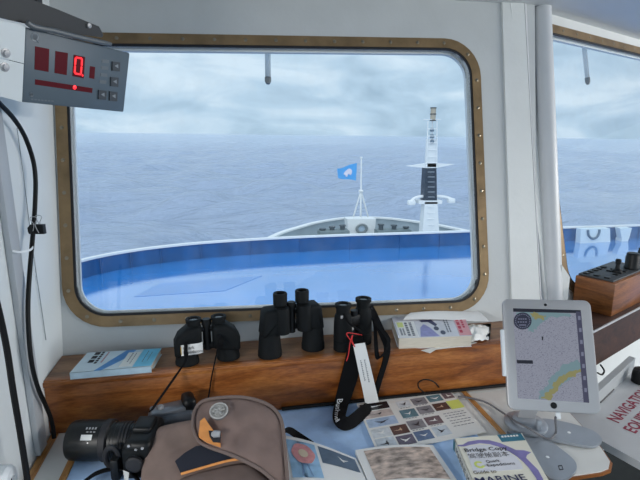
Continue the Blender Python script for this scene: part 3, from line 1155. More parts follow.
pL, pR = onz(270, 355, SHELF_Z), onz(313, 347.5, SHELF_Z)
house2 = [(0.020, 0.076), (0.040, 0.066), (0.088, 0.062), (0.094, 0.070), (0.086, 0.134), (0.077, 0.143), (0.030, 0.143), (0.018, 0.134)]
bin2, B2, w2 = porro('large black binoculars with long eyepieces standing in the shelf middle', pL, pR, 0.0345, 0.068, house2, 0.06, 0.033, 0.0185, 0.085, 0.184, 0.136)
for s_ in (-1, 1):
    lathe_part('ocular_tube', [(0.0205, 0.070), (0.0212, 0.075), (0.0212, 0.135), (0.0195, 0.146)], B2 @ T(s_ * 0.033, -0.018, 0), M_armour, bin2)


# roof prism pair
def roof(label, pL, pR, r, H, Htop, name='binoculars'):
    mid = (pL + pR) / 2
    root = thing(name, label, 'binoculars', mid)
    B = frame(mid, pR - pL, (0, 0, 1))
    w = (pR - pL).length / 2
    for s_ in (-1, 1):
        lathe_part('barrel', [(r * 0.85, 0.0), (r, 0.001), (r, H * 0.26), (r * 0.95, H * 0.27), (r * 0.95, H * 0.3), (r, H * 0.31), (r * 0.97, H * 0.75), (r * 0.9, H * 0.92), (r * 0.74, H)], B @ T(s_ * w, 0, 0), M_armour, root)
        eyecup(B @ T(s_ * w, 0, H - 0.003), r * 0.8, Htop - H, root)
        mb = MB().rbox(B @ T(s_ * (w + r * 0.62), -r * 0.55, H * 0.96), 0.008, 0.006, 0.01, 0.002)
        obj('strap_lug', mb, M_silver, root)
    obj('hinge', MB().rbox(B @ T(0, 0.002, H * 0.72), max(0.01, 2 * w - r), 0.03, H * 0.3, 0.005), M_black, root)
    obj('hinge', MB().rbox(B @ T(0, 0.002, H * 0.3), max(0.01, 2 * w - r), 0.026, H * 0.16, 0.005), M_black, root)
    lathe_part('focus_wheel', [(0.0, H * 0.86), (0.011, H * 0.86), (0.011, H * 1.0), (0.0, H * 1.0)], B @ T(0, -0.004, 0), M_black, root, 18)
    return root, B


pL, pR = onz(342.6, 349, SHELF_Z), onz(362.5, 342, SHELF_Z)
bin3, B3 = roof('slim straight black binoculars with wide strap and white tag', pL, pR, 0.0275, 0.114, 0.145)
YS = SHELF_F - 0.014
sp = [B3 @ Vector((-0.050, -0.018, 0.118)), B3 @ Vector((-0.046, -0.034, 0.095)), B3 @ Vector((-0.02, -0.046, 0.07)), B3 @ Vector((0.0, -0.045, 0.05))]
obj('lug_cord', MB().tube(smooth_path(sp, 5), 0.0035, 6), M_strap, bin3)
ZD = DESK_Z
strapL = [ony(349, 338, SHELF_F + 0.01), ony(347.5, 347, YS - 0.006), ony(345, 360, YS - 0.004), ony(340, 380, YS - 0.005), ony(336, 396, YS - 0.012), ony(333.5, 408, YS - 0.024), onz(333, 419, ZD + 0.022), onz(337, 427, ZD + 0.008), onz(345, 430.5, ZD + 0.005), onz(354, 428, ZD + 0.005), onz(362, 421.5, ZD + 0.004), onz(372, 415, ZD + 0.0035)]
strapR = [ony(363, 336, SHELF_F + 0.01), ony(363, 346, YS - 0.006), ony(362, 359, YS - 0.004), ony(357.5, 378, YS - 0.005), ony(352, 395, YS - 0.012), ony(348, 406, YS - 0.022), onz(345.5, 414, ZD + 0.038), onz(346, 416.5, ZD + 0.034), onz(349.5, 415.5, ZD + 0.030), onz(355, 411, ZD + 0.028), onz(361, 406, ZD + 0.02), onz(370, 400, ZD + 0.006)]
SL, SR = smooth_path(strapL, 5), smooth_path(strapR, 5)
obj('neck_strap', MB().ribbon([(a_ + b_) / 2 for a_, b_ in zip(SL, SR)], [b_ - a_ for a_, b_ in zip(SL, SR)], 0.0022), M_strap, bin3)


def strap_pt(t, v):
    t = max(0.0, min(len(SL) - 1.001, t))
    i_ = int(t)
    l_, r_ = SL[i_].lerp(SL[i_ + 1], t - i_), SR[i_].lerp(SR[i_ + 1], t - i_)
    n_ = (SL[min(i_ + 2, len(SL) - 1)] - SL[i_]).cross(r_ - l_).normalized()
    if n_.dot(CF) > 0:
        n_ = -n_
    q_ = l_.lerp(r_, v)
    return q_ + (EYE - q_).normalized() * 0.008


st_t = text('strap_text', 'Bushnell', (0, 0, 0), (1, 0, 0), (0, 1, 0), 1.0, mat('strap_print', (226, 228, 232), 0.6), bin3, lift=0.0, width=1.0)
iv_ = ROOTM[bin3.name]
for v_ in st_t.data.vertices:
    w_ = iv_ @ v_.co
    v_.co = iv_.inverted() @ strap_pt(21.0 + 11.5 * w_.x, 0.14 + 0.52 * w_.y)
sp = [B3 @ Vector((0.052, -0.016, 0.116)), B3 @ Vector((0.066, -0.02, 0.09)), ony(383, 335, SHELF_F + 0.015), ony(387, 346, SHELF_F - 0.018), ony(386, 358, YS - 0.004), ony(381, 375, YS - 0.006), ony(377, 388, YS - 0.01), onz(374, 400, DESK_Z + 0.014)]
obj('strap_tail', MB().ribbon(smooth_path(sp, 5), Vector((0.02, 0.004, 0.006)), 0.0018), M_strap, bin3)
sp = [B3 @ Vector((0.05, -0.016, 0.112)), B3 @ Vector((0.06, -0.03, 0.07)), ony(376, 345, SHELF_F - 0.012), ony(378, 358, YS - 0.01), ony(385, 352, YS - 0.012), ony(388.5, 340, SHELF_F - 0.01), ony(380, 328, SHELF_F + 0.02)]
obj('strap_tail', MB().ribbon(smooth_path(sp, 5), Vector((0.012, 0.004, 0.004)), 0.0018), M_strap, bin3)
# tag card on a red string
tg = thing('paper_tag', 'long white paper tag on red string hanging from binoculars', 'tag', onz(372, 404, DESK_Z))
YT = YS - 0.024
tq = [ony(353, 344.5, YT), ony(365, 342.8, YT), ony(379, 402, YT), ony(365.5, 404, YT)]
obj('card', MB().slab(tq, (0, 0.0012, 0)), M_paper, tg, smooth=False)
rd = (tq[3] - tq[0]).normalized()
ru = (tq[1] - tq[0]).normalized()
for rowi, (u_, n_) in enumerate(((0.30, 11), (0.62, 12))):
    mb = MB()
    for k in range(n_):
        c = tq[0].lerp(tq[1], u_) + rd * (0.052 + 0.0062 * k) + Vector((0, -0.0006, 0))
        l = 0.0045 if (k * 7 + rowi) % 4 else 0.003
        mb.slab([c, c + ru * l, c + ru * l + rd * 0.0018, c + rd * 0.0018], (0, 0.0004, 0))
        mb.slab([c + rd * 0.002 + ru * 0.001, c + ru * 0.0022 + rd * 0.002, c + ru * 0.0022 + rd * 0.005, c + ru * 0.001 + rd * 0.005], (0, 0.0004, 0))
    obj('print_line', mb, M_grey_ink, tg, smooth=False)['kind'] = 'stuff'
rp = [B3 @ Vector((-0.008, -0.047, 0.052)), ony(347, 333, YT - 0.002), ony(351, 341, YT - 0.003), ony(355, 347, YT - 0.003), ony(352, 341, YT - 0.004), ony(352.5, 335, YT - 0.004), ony(350, 343, YT - 0.005), ony(348.5, 354, YT - 0.004), ony(346.5, 361, YT - 0.003)]
obj('string', MB().tube(smooth_path(rp, 5), 0.0014, 6), mat('red_string', (206, 44, 44), 0.7), tg)

# ------------------------------------------------------------------ books on the shelf


def quadmap(c):
    """bilinear map of four world corners TL TR BR BL"""
    def f(u, v, off=0.0):
        p = c[0].lerp(c[1], u).lerp(c[3].lerp(c[2], u), v)
        n = (c[3] - c[0]).cross(c[1] - c[0]).normalized()
        if n.dot(CF) > 0:
            n = -n
        return p + n * off
    return f


def patch(name, f, uv, m_, parent, off=0.0004, th=0.0004):
    n = f(0.5, 0.5, 1.0) - f(0.5, 0.5, 0.0)
    return obj(name, MB().slab([f(u, v, off) for u, v in uv], n * -th), m_, parent, smooth=False)


def box_uv(u0, v0, u1, v1):
    return [(u0, v0), (u1, v0), (u1, v1), (u0, v1)]


def bars(name, f, rows, m_, parent, off=0.0007):
    """rows of printed word blocks: (u0, v0, u1, v1, words, along v?)"""
    mb = MB()
    n = f(0.5, 0.5, 1.0) - f(0.5, 0.5, 0.0)
    for (u0, v0, u1, v1, k, vert) in rows:
        for i in range(k):
            a0, a1 = i / k, (i + 0.72) / k
            if vert:
                uv = box_uv(u0, v0 + (v1 - v0) * a0, u1, v0 + (v1 - v0) * a1)
            else:
                uv = box_uv(u0 + (u1 - u0) * a0, v0, u0 + (u1 - u0) * a1, v1)
            mb.slab([f(u, v, off) for u, v in uv], n * -0.0003)
    o = obj(name, mb, m_, parent, smooth=False)
    o['kind'] = 'stuff'
    return o


BT1 = SHELF_Z + 0.019
c1 = [onz(87.5, 352.6, BT1), onz(161.5, 348.3, BT1), onz(151, 366, BT1), onz(69.5, 373, BT1)]
bk = thing('paperback_book', 'blue and white paperback lying at the end of shelf', 'book', onz(110, 370, SHELF_Z))
obj('page_block', MB().slab([p.lerp(sum(c1, Vector()) / 4, 0.03) - Vector((0, 0, 0.001)) for p in c1], (0, 0, -0.017)), M_pages, bk, smooth=False)
M_cov1 = mat('pale_blue_cover', (206, 224, 232), 0.25, var=0.05, vscale=20)
obj('cover', MB().slab(c1, (0, 0, -0.001)), M_cov1, bk, smooth=False)
obj('spine', MB().slab([c1[3], c1[2], c1[2] - Vector((0, 0, 0.019)), c1[3] - Vector((0, 0, 0.019))], (0, 0.0015, 0)), mat('spine_blue_white', (190, 214, 228), 0.25, var=0.12, vscale=30), bk, smooth=False)
obj('back_cover', MB().slab([p - Vector((0, 0, 0.018)) for p in c1], (0, 0, -0.001)), M_cov1, bk, smooth=False)
f1 = quadmap(c1)
patch('cover_print', f1, [(0.29, 1.0), (0.42, 0.45), (0.53, 0.0), (0.66, 0.0), (0.60, 0.42), (0.46, 0.80), (0.38, 1.0)], mat('cover_blue', (70, 136, 196), 0.3, var=0.12, vscale=50), bk)
patch('cover_print', f1, box_uv(0.76, 0.0, 0.995, 0.97), mat('cover_cyan', (106, 190, 220), 0.3, var=0.12, vscale=40), bk)
patch('cover_print', f1, box_uv(0.58, 0.15, 0.75, 0.92), mat('cover_pale', (224, 226, 220), 0.4), bk, off=0.0006)
bars('cover_text', f1, [(0.12, 0.02, 0.19, 0.62, 3, True), (0.21, 0.02, 0.245, 0.66, 6, True)], M_ink, bk)
bars('cover_text', f1, [(0.29, 0.06, 0.31, 0.62, 7, True)], mat('rose_ink', (176, 120, 120), 0.6), bk)
bars('cover_text', f1, [(0.64, 0.2, 0.655, 0.7, 6, True), (0.69, 0.2, 0.7, 0.8, 7, True), (0.84, 0.12, 0.85, 0.75, 7, True), (0.9, 0.2, 0.908, 0.7, 7, True)], M_grey_ink, bk)

BT2 = SHELF_Z + 0.036
c2 = [onz(391, 316, BT2), onz(463, 313, BT2), onz(472.5, 335.5, BT2), onz(398.5, 338, BT2)]
bk2 = thing('field_guide', 'thick cream paged field guide with pink printed title on shelf', 'book', onz(430, 345, SHELF_Z))
obj('page_block', MB().slab([p.lerp(sum(c2, Vector()) / 4, 0.02) - Vector((0, 0, 0.001)) for p in c2], (0, 0, -0.034)), M_pages, bk2, smooth=False)
M_cov2 = mat('grey_white_cover', (214, 214, 220), 0.25, var=0.05, vscale=25)
obj('cover', MB().slab(c2, (0, 0, -0.0012)), M_cov2, bk2, smooth=False)
obj('back_cover', MB().slab([p - Vector((0, 0, 0.035)) for p in c2], (0, 0, -0.001)), M_cov2, bk2, smooth=False)
f2 = quadmap(c2)
patch('cover_print', f2, box_uv(0.83, 0.02, 0.995, 0.98), mat('cover_pink', (222, 160, 166), 0.4, var=0.08, vscale=60), bk2)
patch('cover_print', f2, [(0.30, 0.98), (0.34, 0.6), (0.40, 0.45), (0.47, 0.62), (0.56, 0.98)], mat('cover_violet', (140, 140, 190), 0.4, var=0.15, vscale=60), bk2)
patch('cover_print', f2, [(0.36, 0.28), (0.52, 0.26), (0.58, 0.5), (0.55, 0.56), (0.47, 0.36), (0.38, 0.36)], mat('cover_navy', (44, 46, 88), 0.4), bk2, off=0.0006)
for cx_, cy_ in ((0.55, 0.66), (0.62, 0.84)):
    patch('cover_print', f2, [(cx_ + 0.035 * cos(a_), cy_ + 0.085 * sin(a_)) for a_ in [k * pi / 5 for k in range(10)]], mat('cover_navy2', (52, 58, 84), 0.4), bk2, off=0.0007)
patch('sticker', f2, box_uv(0.02, 0.30, 0.28, 0.985), M_paper, bk2, off=0.0006)
patch('sticker_print', f2, box_uv(0.04, 0.34, 0.12, 0.56), mat('lime_print', (214, 222, 140), 0.5), bk2, off=0.0009)
bars('sticker_text', f2, [(0.05, 0.62, 0.075, 0.92, 5, True), (0.09, 0.62, 0.11, 0.92, 5, True), (0.14, 0.36, 0.175, 0.96, 6, True), (0.20, 0.36, 0.235, 0.96, 8, True)], M_grey_ink, bk2, off=0.0010)
bars('cover_text', f2, [(0.685, 0.2, 0.70, 0.86, 7, True), (0.72, 0.2, 0.735, 0.86, 7, True)], M_grey_ink, bk2)
bars('cover_text', f2, [(0.85, 0.1, 0.89, 0.92, 5, True), (0.915, 0.1, 0.945, 0.7, 6, True)], mat('red_ink', (190, 60, 84), 0.6), bk2)
# loose sheet over the book, leaning to the wall, and a crumpled plastic sleeve
def sheet(u, v):
    a_ = onz(403, 320.0, BT2 + 0.002).lerp(onz(489, 320.5, BT2 - 0.001), u)
    b_ = ony(411, 312.8, WALL_Y - 0.003).lerp(ony(478, 310.2, WALL_Y - 0.003), u)
    return a_.lerp(b_, v) + Vector((0, 0, 0.004 * sin(v * pi) + 0.003 * sin(u * 5)))
tag(obj('paper_sheet', grid(sheet, 12, 5, 0.0008), M_paper), 'loose white paper sheet lying over the field guide', 'paper')
sl_o = [onz(450, 341, SHELF_Z), onz(438, 350.5, SHELF_Z), onz(422, 351.2, SHELF_Z), onz(424, 348.4, SHELF_Z), onz(462, 346.5, SHELF_Z), onz(479, 341, SHELF_Z), onz(489, 335, SHELF_Z), onz(488, 328, SHELF_Z), onz(480, 321.5, SHELF_Z), onz(470, 321, SHELF_Z)]
def sleeve(u, v):
    base = onz(471, 347, SHELF_Z).lerp(onz(490, 340, SHELF_Z), u).lerp(onz(466, 327, SHELF_Z).lerp(onz(491, 324, SHELF_Z), u), v)
    h = (0.030 * sin(pi * min(1, u * 0.55 + 0.45)) * (0.55 + 0.45 * sin(v * 4.2))) + 0.010 * mnoise.noise(Vector((u * 4.5, v * 4.5, 2)))
    return base + Vector((0, 0, max(0.002, h * (1 - u ** 4)))) 
M_sleeve = mat('crumpled_plastic_paper', (232, 232, 228), 0.35, bump=0.5, bscale=60)
slv = thing('plastic_sleeve', 'crumpled white plastic sleeve tucked under the field guide', 'sleeve', onz(480, 340, SHELF_Z))
obj('crumple', grid(sleeve, 14, 14, 0.0008), M_sleeve, slv, ang=20)
obj('flat_edge', MB().slab([onz(421, 350.2, SHELF_Z + 0.002), onz(430, 353, SHELF_Z + 0.002), onz(436, 349.3, SHELF_Z + 0.002), onz(465, 346, SHELF_Z + 0.002), onz(477, 342.5, SHELF_Z + 0.002), onz(470, 340, SHELF_Z + 0.002)], (0, 0, -0.001)), M_sleeve, slv, smooth=False)

# ------------------------------------------------------------------ things on the desk: photo card
ZC = DESK_Z + 0.006
cc = [onz(356.5, 403.5, ZC), onz(449, 389.5, ZC), onz(486.5, 431.5, ZC), onz(378, 454, ZC)]
cd = thing('photo_card', 'laminated card printed with rows of seabird photos on desk', 'photo card', onz(420, 425, DESK_Z))
obj('sheet', MB().slab(cc, (0, 0, -0.0022)), mat('laminated_grey_white', (228, 228, 224), 0.22, var=0.02, vscale=20), cd, smooth=False)
fc = quadmap(cc)
cell_c = {
    'black': (34, 36, 42), 'sand': (190, 176, 170), 'sky': (170, 190, 216), 'pale': (206, 212, 216), 'brown': (92, 70, 66), 'slate': (98, 94, 112),
    'grey': (136, 136, 142), 'teal': (96, 130, 142), 'blue': (96, 118, 150), 'mauve': (112, 98, 104), 'ice': (196, 206, 214)}


def gull(f, cu, cv, su, sv, m_, parent, name='bird_print'):
    pts = [(-1, -0.5), (-0.45, -0.35), (-0.1, -0.05), (0.3, -0.15), (1.0, -0.75), (0.55, 0.1), (0.25, 0.35), (0.5, 0.8), (0.1, 0.6), (-0.25, 0.35), (-0.5, -0.05)]
    an = random.uniform(-0.7, 0.9)
    fl_ = random.choice((-1, 1))
    kx, ky = random.uniform(0.8, 1.15), random.uniform(0.55, 1.25)
    pts = [(fl_ * (x * cos(an) - y * sin(an)) * kx, (x * sin(an) + y * cos(an)) * ky) for x, y in pts]
    return patch(name, f, [(cu + x * su, cv + y * sv) for x, y in pts], m_, parent, off=0.0009, th=0.0003)


M_bw = mat('print_white', (232, 232, 230), 0.4)
M_bd = mat('print_dark', (44, 44, 52), 0.4)
M_bt = mat('print_tan', (200, 170, 140), 0.4)
cells = [  # u0, v0, u1, v1, colour, bird
    (0.02, 0.05, 0.30, 0.20, 'black', M_bw), (0.02, 0.22, 0.30, 0.36, 'sand', M_bd), (0.02, 0.38, 0.30, 0.54, 'sky', M_bd),
    (0.02, 0.58, 0.19, 0.74, 'pale', M_bw), (0.02, 0.76, 0.19, 0.95, 'ice', M_bd),
    (0.20, 0.58, 0.355, 0.75, 'brown', M_bt), (0.205, 0.78, 0.36, 0.95, 'slate', M_bw),
    (0.38, 0.10, 0.52, 0.24, 'pale', M_bd), (0.54, 0.09, 0.69, 0.24, 'grey', M_bd), (0.71, 0.08, 0.86, 0.23, 'teal', M_bw), (0.88, 0.07, 0.99, 0.21, 'mauve', M_bw),
    (0.365, 0.30, 0.52, 0.47, 'teal', M_bw), (0.54, 0.29, 0.69, 0.45, 'grey', M_bd), (0.71, 0.28, 0.86, 0.44, 'brown', M_bt),
    (0.37, 0.54, 0.525, 0.71, 'grey', M_bd), (0.545, 0.53, 0.70, 0.69, 'mauve', M_bw),
    (0.375, 0.76, 0.53, 0.93, 'blue', M_bw), (0.555, 0.74, 0.70, 0.92, 'ice', M_bd)]
for u0_, v0_, u1_, v1_, cn, bd_ in cells:
    patch('photo_print', fc, box_uv(u0_, v0_, u1_, v1_), mat('print_' + cn, cell_c[cn], 0.25, var=0.2, vscale=60), cd, off=0.0005)
    gull(fc, (u0_ + u1_) / 2, (v0_ + v1_) / 2, (u1_ - u0_) * 0.3, (v1_ - v0_) * 0.28, bd_, cd)
patch('sticky_note', fc, box_uv(0.865, 0.27, 1.0, 0.46), mat('yellow_green_note', (214, 220, 110), 0.6), cd, off=0.0012)
bars('caption_text', fc, [(0.75, 0.52, 0.97, 0.53, 6, False), (0.75, 0.57, 0.98, 0.58, 6, False), (0.75, 0.62, 0.95, 0.63, 5, False), (0.76, 0.68, 0.98, 0.69, 6, False), (0.76, 0.73, 0.96, 0.74, 5, False), (0.76, 0.79, 0.97, 0.80, 6, False)], M_grey_ink, cd)
bars('caption_text', fc, [(0.39, 0.255, 0.5, 0.265, 4, False), (0.55, 0.25, 0.68, 0.26, 4, False), (0.38, 0.485, 0.5, 0.495, 4, False), (0.55, 0.465, 0.68, 0.475, 4, False), (0.38, 0.725, 0.5, 0.735, 4, False), (0.56, 0.705, 0.68, 0.715, 4, False)], M_grey_ink, cd)

# ------------------------------------------------------------------ open book with pictures
ob = thing('open_book', 'open picture book with flower photo and rocky ground photo', 'book', onz(350, 478, DESK_Z))
ZB = DESK_Z + 0.016
gut_t, gut_b = onz(356, 458, DESK_Z + 0.012), onz(378, 505, DESK_Z + 0.012)
lt_, lb_ = onz(277.5, 434, ZB + 0.014), onz(290, 512, ZB + 0.014)
rt_, rb_ = onz(433, 445, ZB - 0.004), onz(474, 505, ZB - 0.004)
gr_t = onz(355.5, 450, ZB)


def leftpage(u, v, off=0.0):
    p = lt_.lerp(gut_t, u).lerp(lb_.lerp(gut_b, u), v)
    return p + Vector((0, 0, 0.010 * sin(pi * min(1, u * 1.05)) * 0.8 + off))


def rightpage(u, v, off=0.0):
    p = gr_t.lerp(rt_, u).lerp(gut_b.lerp(rb_, u), v)
    return p + Vector((0, 0, 0.007 * sin(pi * u) + off))


def pagemesh(fn, zbase):
    vs, fs = [], []
    nu, nv = 12, 4
    for i in range(nu + 1):
        for j in range(nv + 1):
            vs.append(fn(i / nu, j / nv))
    w = nv + 1
    o = len(vs)
    vs += [Vector((p.x, p.y, zbase)) for p in vs]
    for i in range(nu):
        for j in range(nv):
            q = (i * w + j, i * w + j + 1, (i + 1) * w + j + 1, (i + 1) * w + j)
            fs.append(q)
            fs.append(tuple(k + o for k in reversed(q)))
    bd = [i * w for i in range(nu + 1)] + [nu * w + j for j in range(1, nv + 1)] + [i * w + nv for i in range(nu - 1, -1, -1)] + [j for j in range(nv - 1, 0, -1)]
    for a_ in range(len(bd)):
        b2 = bd[(a_ + 1) % len(bd)]
        fs.append((bd[a_], b2, b2 + o, bd[a_] + o))
    return MB().add(vs, fs)


obj('left_pages', pagemesh(leftpage, DESK_Z + 0.002), M_paper, ob)
obj('right_pages', pagemesh(rightpage, DESK_Z + 0.002), M_paper, ob)


def picture(name, fn, u0, v0, u1, v1, m_, off=0.0006):
    return obj(name, grid(lambda u, v: fn(u0 + (u1 - u0) * u, v0 + (v1 - v0) * v, off), 8, 3, 0.0002), m_, ob)


picture('picture', leftpage, 0.10, 0.06, 0.47, 0.62, mat('picture_sky_blue', (150, 190, 222), 0.4, var=0.15, vscale=40))
picture('picture', leftpage, 0.51, 0.06, 0.97, 0.36, mat('picture_slate_blue', (86, 104, 124), 0.35, var=0.15, vscale=40))
M_pink = mat('flower_pink', (220, 150, 150), 0.5, var=0.12, vscale=90)


def blob(name, fn, cu, cv, ru_, rv_, m_, off, n=18, k=0.0):
    pts = [fn(cu + ru_ * (1 + k * cos(6 * a_)) * cos(a_), cv + rv_ * (1 + k * cos(6 * a_)) * sin(a_), off) for a_ in [2 * pi * i_ / n for i_ in range(n)]]
    return obj(name, MB().slab(pts, (0, 0, -0.0003)), m_, ob, smooth=False)


blob('flower_print', leftpage, 0.29, 0.26, 0.145, 0.16, M_pink, 0.0014, 24, 0.03)
blob('flower_print', leftpage, 0.29, 0.26, 0.06, 0.065, mat('flower_cream', (226, 206, 178), 0.5), 0.0018)
for k_, (a0, b0, a1, b1) in enumerate(((0.30, 0.42, 0.34, 0.60), (0.26, 0.42, 0.22, 0.60))):
    obj('flower_stem_print', MB().slab([leftpage(a0, b0, 0.0012), leftpage(a0 + 0.015, b0, 0.0012), leftpage(a1 + 0.015, b1, 0.0012), leftpage(a1, b1, 0.0012)], (0, 0, -0.0003)), mat('stem_blue', (120, 150, 190), 0.5), ob, smooth=False)
gull(lambda u, v, off=0.0: leftpage(u, v, off + 0.0006), 0.79, 0.2, 0.07, 0.07, M_bw, ob)
M_rock = mat('rock_picture', (178, 160, 148), 0.4, var=0.7, vscale=38, stretch=(1, 2.2, 1))
picture('picture', rightpage, 0.09, 0.05, 0.93, 0.62, M_rock)
for k_ in range(4):
    mb = MB()
    for w_ in range(7):
        u_ = 0.12 + 0.11 * w_
        v_ = 0.66 + 0.035 * k_
        mb.slab([rightpage(u_, v_, 0.0008), rightpage(u_ + 0.08, v_, 0.0008), rightpage(u_ + 0.08, v_ + 0.012, 0.0008), rightpage(u_, v_ + 0.012, 0.0008)], (0, 0, -0.0003))
    obj('text_line', mb, M_grey_ink, ob, smooth=False)['kind'] = 'stuff'

# ------------------------------------------------------------------ guide book
ZG = DESK_Z + 0.03
cg = [onz(454.5, 438.5, ZG), onz(522, 433.3, ZG), onz(565, 509, ZG), onz(488, 517, ZG)]
gb = thing('guide_book', 'cream covered marine guide book with purple dolphin arc on desk', 'book', onz(500, 470, DESK_Z))
# cover edges follow a true rectangle seen in perspective
ctr = sum(cg, Vector()) / 4
obj('page_block', MB().slab([p.lerp(ctr, 0.02) - Vector((0, 0, 0.001)) for p in cg], (0, 0, -0.028)), M_pages, gb, smooth=False)
M_cream = mat('cream_cover', (232, 228, 212), 0.28, var=0.02, vscale=10)
obj('cover', MB().slab(cg, (0, 0, -0.0014)), M_cream, gb, smooth=False)
obj('back_cover', MB().slab([p - Vector((0, 0, 0.0285)) for p in cg], (0, 0, -0.0014)), M_cream, gb, smooth=False)
spn = [cg[0], cg[3], cg[3] - Vector((0, 0, 0.0298)), cg[0] - Vector((0, 0, 0.0298))]
obj('spine', MB().slab(spn, (0.0012, 0.0005, 0)), M_cream, gb, smooth=False)
sd = (cg[3] - cg[0]).normalized()
text('spine_text', 'MARINE MAMMALS', cg[0] + sd * 0.022 + Vector((-0.0016, 0, -0.024)), sd, (0, 0, 1), 0.024, M_ink, gb, lift=0.0006)
patch('spine_band', quadmap([cg[0] + Vector((-0.002, 0, -0.002)), cg[0] + sd * 0.012 + Vector((-0.002, 0, -0.002)), cg[0] + sd * 0.012 + Vector((-0.002, 0, -0.028)), cg[0] + Vector((-0.002, 0, -0.028))]), box_uv(0, 0, 1, 1), mat('teal_band', (36, 110, 122), 0.4), gb, off=0.0)
fgm = quadmap(cg)


def inv_uv(x, y):
    """cover coordinates under a pixel (solves the bilinear map on the cover plane)"""
    P = onz(x, y, ZG)
    u, v = 0.5, 0.3
    for _ in range(30):
        q = fgm(u, v)
        du = (fgm(u + 1e-3, v) - q) / 1e-3
        dv = (fgm(u, v + 1e-3) - q) / 1e-3
        e_ = P - q
        det = du.x * dv.y - du.y * dv.x
        u += (e_.x * dv.y - e_.y * dv.x) / det
        v += (du.x * e_.y - du.y * e_.x) / det
    return (u, v)


M_purple = mat('dolphin_purple', (132, 124, 178), 0.35, var=0.18, vscale=30)
M_palepurple = mat('dolphin_pale', (198, 194, 216), 0.35, var=0.1, vscale=30)
dol = [(457.5, 445.2), (463, 444.8), (468, 441.8), (478, 440.2), (489, 440.3), (500, 443.2), (509, 447), (516, 450.2), (524, 450.5), (531, 452.5), (527, 455), (526, 458), (531, 463), (538, 470), (543, 479), (546, 490), (541, 490), (536, 478), (529, 468), (523, 461.5), (517, 456.5), (509, 451.5), (500, 447.2), (490, 444.2), (480, 443.2), (471, 444.8), (464, 446.6), (458, 446.2)]
patch('dolphin_print', fgm, [inv_uv(*q) for q in dol], M_purple, gb, off=0.0006)
patch('panel_print', fgm, [inv_uv(*q) for q in ((465, 447.2), (478, 444.6), (492, 445.2), (506, 450.5), (516, 457), (521, 463), (523, 469), (474, 473))], mat('panel_pale_lilac', (222, 222, 228), 0.3), gb, off=0.0004)
patch('title_band', fgm, [inv_uv(*q) for q in ((497, 435.0), (521, 433.6), (525.5, 440.2), (502, 442))], mat('teal_label', (44, 116, 140), 0.4), gb, off=0.0006)
bars('title_band_text', fgm, [(*inv_uv(501, 436.3), inv_uv(519, 436)[0], inv_uv(519, 436)[1] + 0.008, 6, False)], M_bw, gb, off=0.0012)


def gtext(name, s_, p0, p1, size, m_, lift=0.0012, shear=0.0, bold=0.008):
    a_, b_ = onz(*p0, ZG), onz(*p1, ZG)
    up = cg[0] - cg[3]
    return text(name, s_, a_, b_ - a_, up, size, m_, gb, lift=lift, width=(b_ - a_).length, shear=shear, bold=bold)


gtext('cover_text', 'Bridge Copy', (465, 452.5), (508, 449.8), 0.019, M_ink)
gtext('cover_text', '驾驶舱副本', (469, 458.7), (510, 456.0), 0.020, M_ink, bold=-0.006)
gtext('cover_text', 'Quark', (486.5, 463.2), (500.5, 462), 0.0125, M_ink)
gtext('cover_text', 'Expeditions', (487.5, 467), (515.5, 464.7), 0.0125, M_ink)
gtext('cover_text', 'Guide to', (474, 474.6), (497, 472.9), 0.015, mat('olive_ink', (96, 88, 60), 0.6))
gtext('cover_text', 'MARINE', (476.5, 484), (527.5, 480.3), 0.027, mat('navy_ink', (40, 44, 84), 0.6))
lc = onz(479.5, 464.5, ZG + 0.001)
mb = MB()
for k_ in range(14):
    a0, a1 = 2 * pi * (k_ + 1.5) / 17, 2 * pi * (k_ + 2.5) / 17
    mb.slab([lc + Vector((cos(a0) * 0.012, sin(a0) * 0.012, 0)), lc + Vector((cos(a1) * 0.012, sin(a1) * 0.012, 0)), lc + Vector((cos(a1) * 0.0065, sin(a1) * 0.0065, 0)), lc + Vector((cos(a0) * 0.0065, sin(a0) * 0.0065, 0))], (0, 0, -0.0004))
obj('logo_ring', mb, mat('lime_logo', (214, 226, 120), 0.5), gb, smooth=False)

# ------------------------------------------------------------------ tablet and its stand
K = 1.12
TC = EYE + (Vector((0.690, 0.872, 1.224)) - EYE) * K
TX = Vector((0.943, -0.333, 0.030)).normalized()
TZ = Vector((0.121, 0.424, 0.897)).normalized()
TN = TX.cross(TZ)          # away from the viewer is -cross; checked below
if TN.dot(CF) > 0:
    TN = -TN
TW, TH = 0.19 * K, 0.243 * K
MT = Matrix(((TX.x, TZ.x, TN.x, TC.x), (TX.y, TZ.y, TN.y, TC.y), (TX.z, TZ.z, TN.z, TC.z), (0, 0, 0, 1)))
tb = thing('tablet', 'white framed tablet showing a nautical chart on grey stand', 'tablet', TC - TZ * TH / 2)


def rrect(w, h, r, n=6):
    return [tuple(p) for p in rquad([Vector((-w / 2, h / 2)), Vector((w / 2, h / 2)), Vector((w / 2, -h / 2)), Vector((-w / 2, -h / 2))], r, n)]


obj('bezel', MB().prism(rrect(TW, TH, 0.016), -0.014, 0.0, MT, r=0.003, seg=2), M_silver, tb)


def tp(x, y, off=0.0004):
    return onp(x, y, TC, TN) + TN * off


def tpatch(name, pxs, m_, off):
    return obj(name, MB().slab([tp(x, y, off) for x, y in pxs], TN * -0.0003), m_, tb, smooth=False)


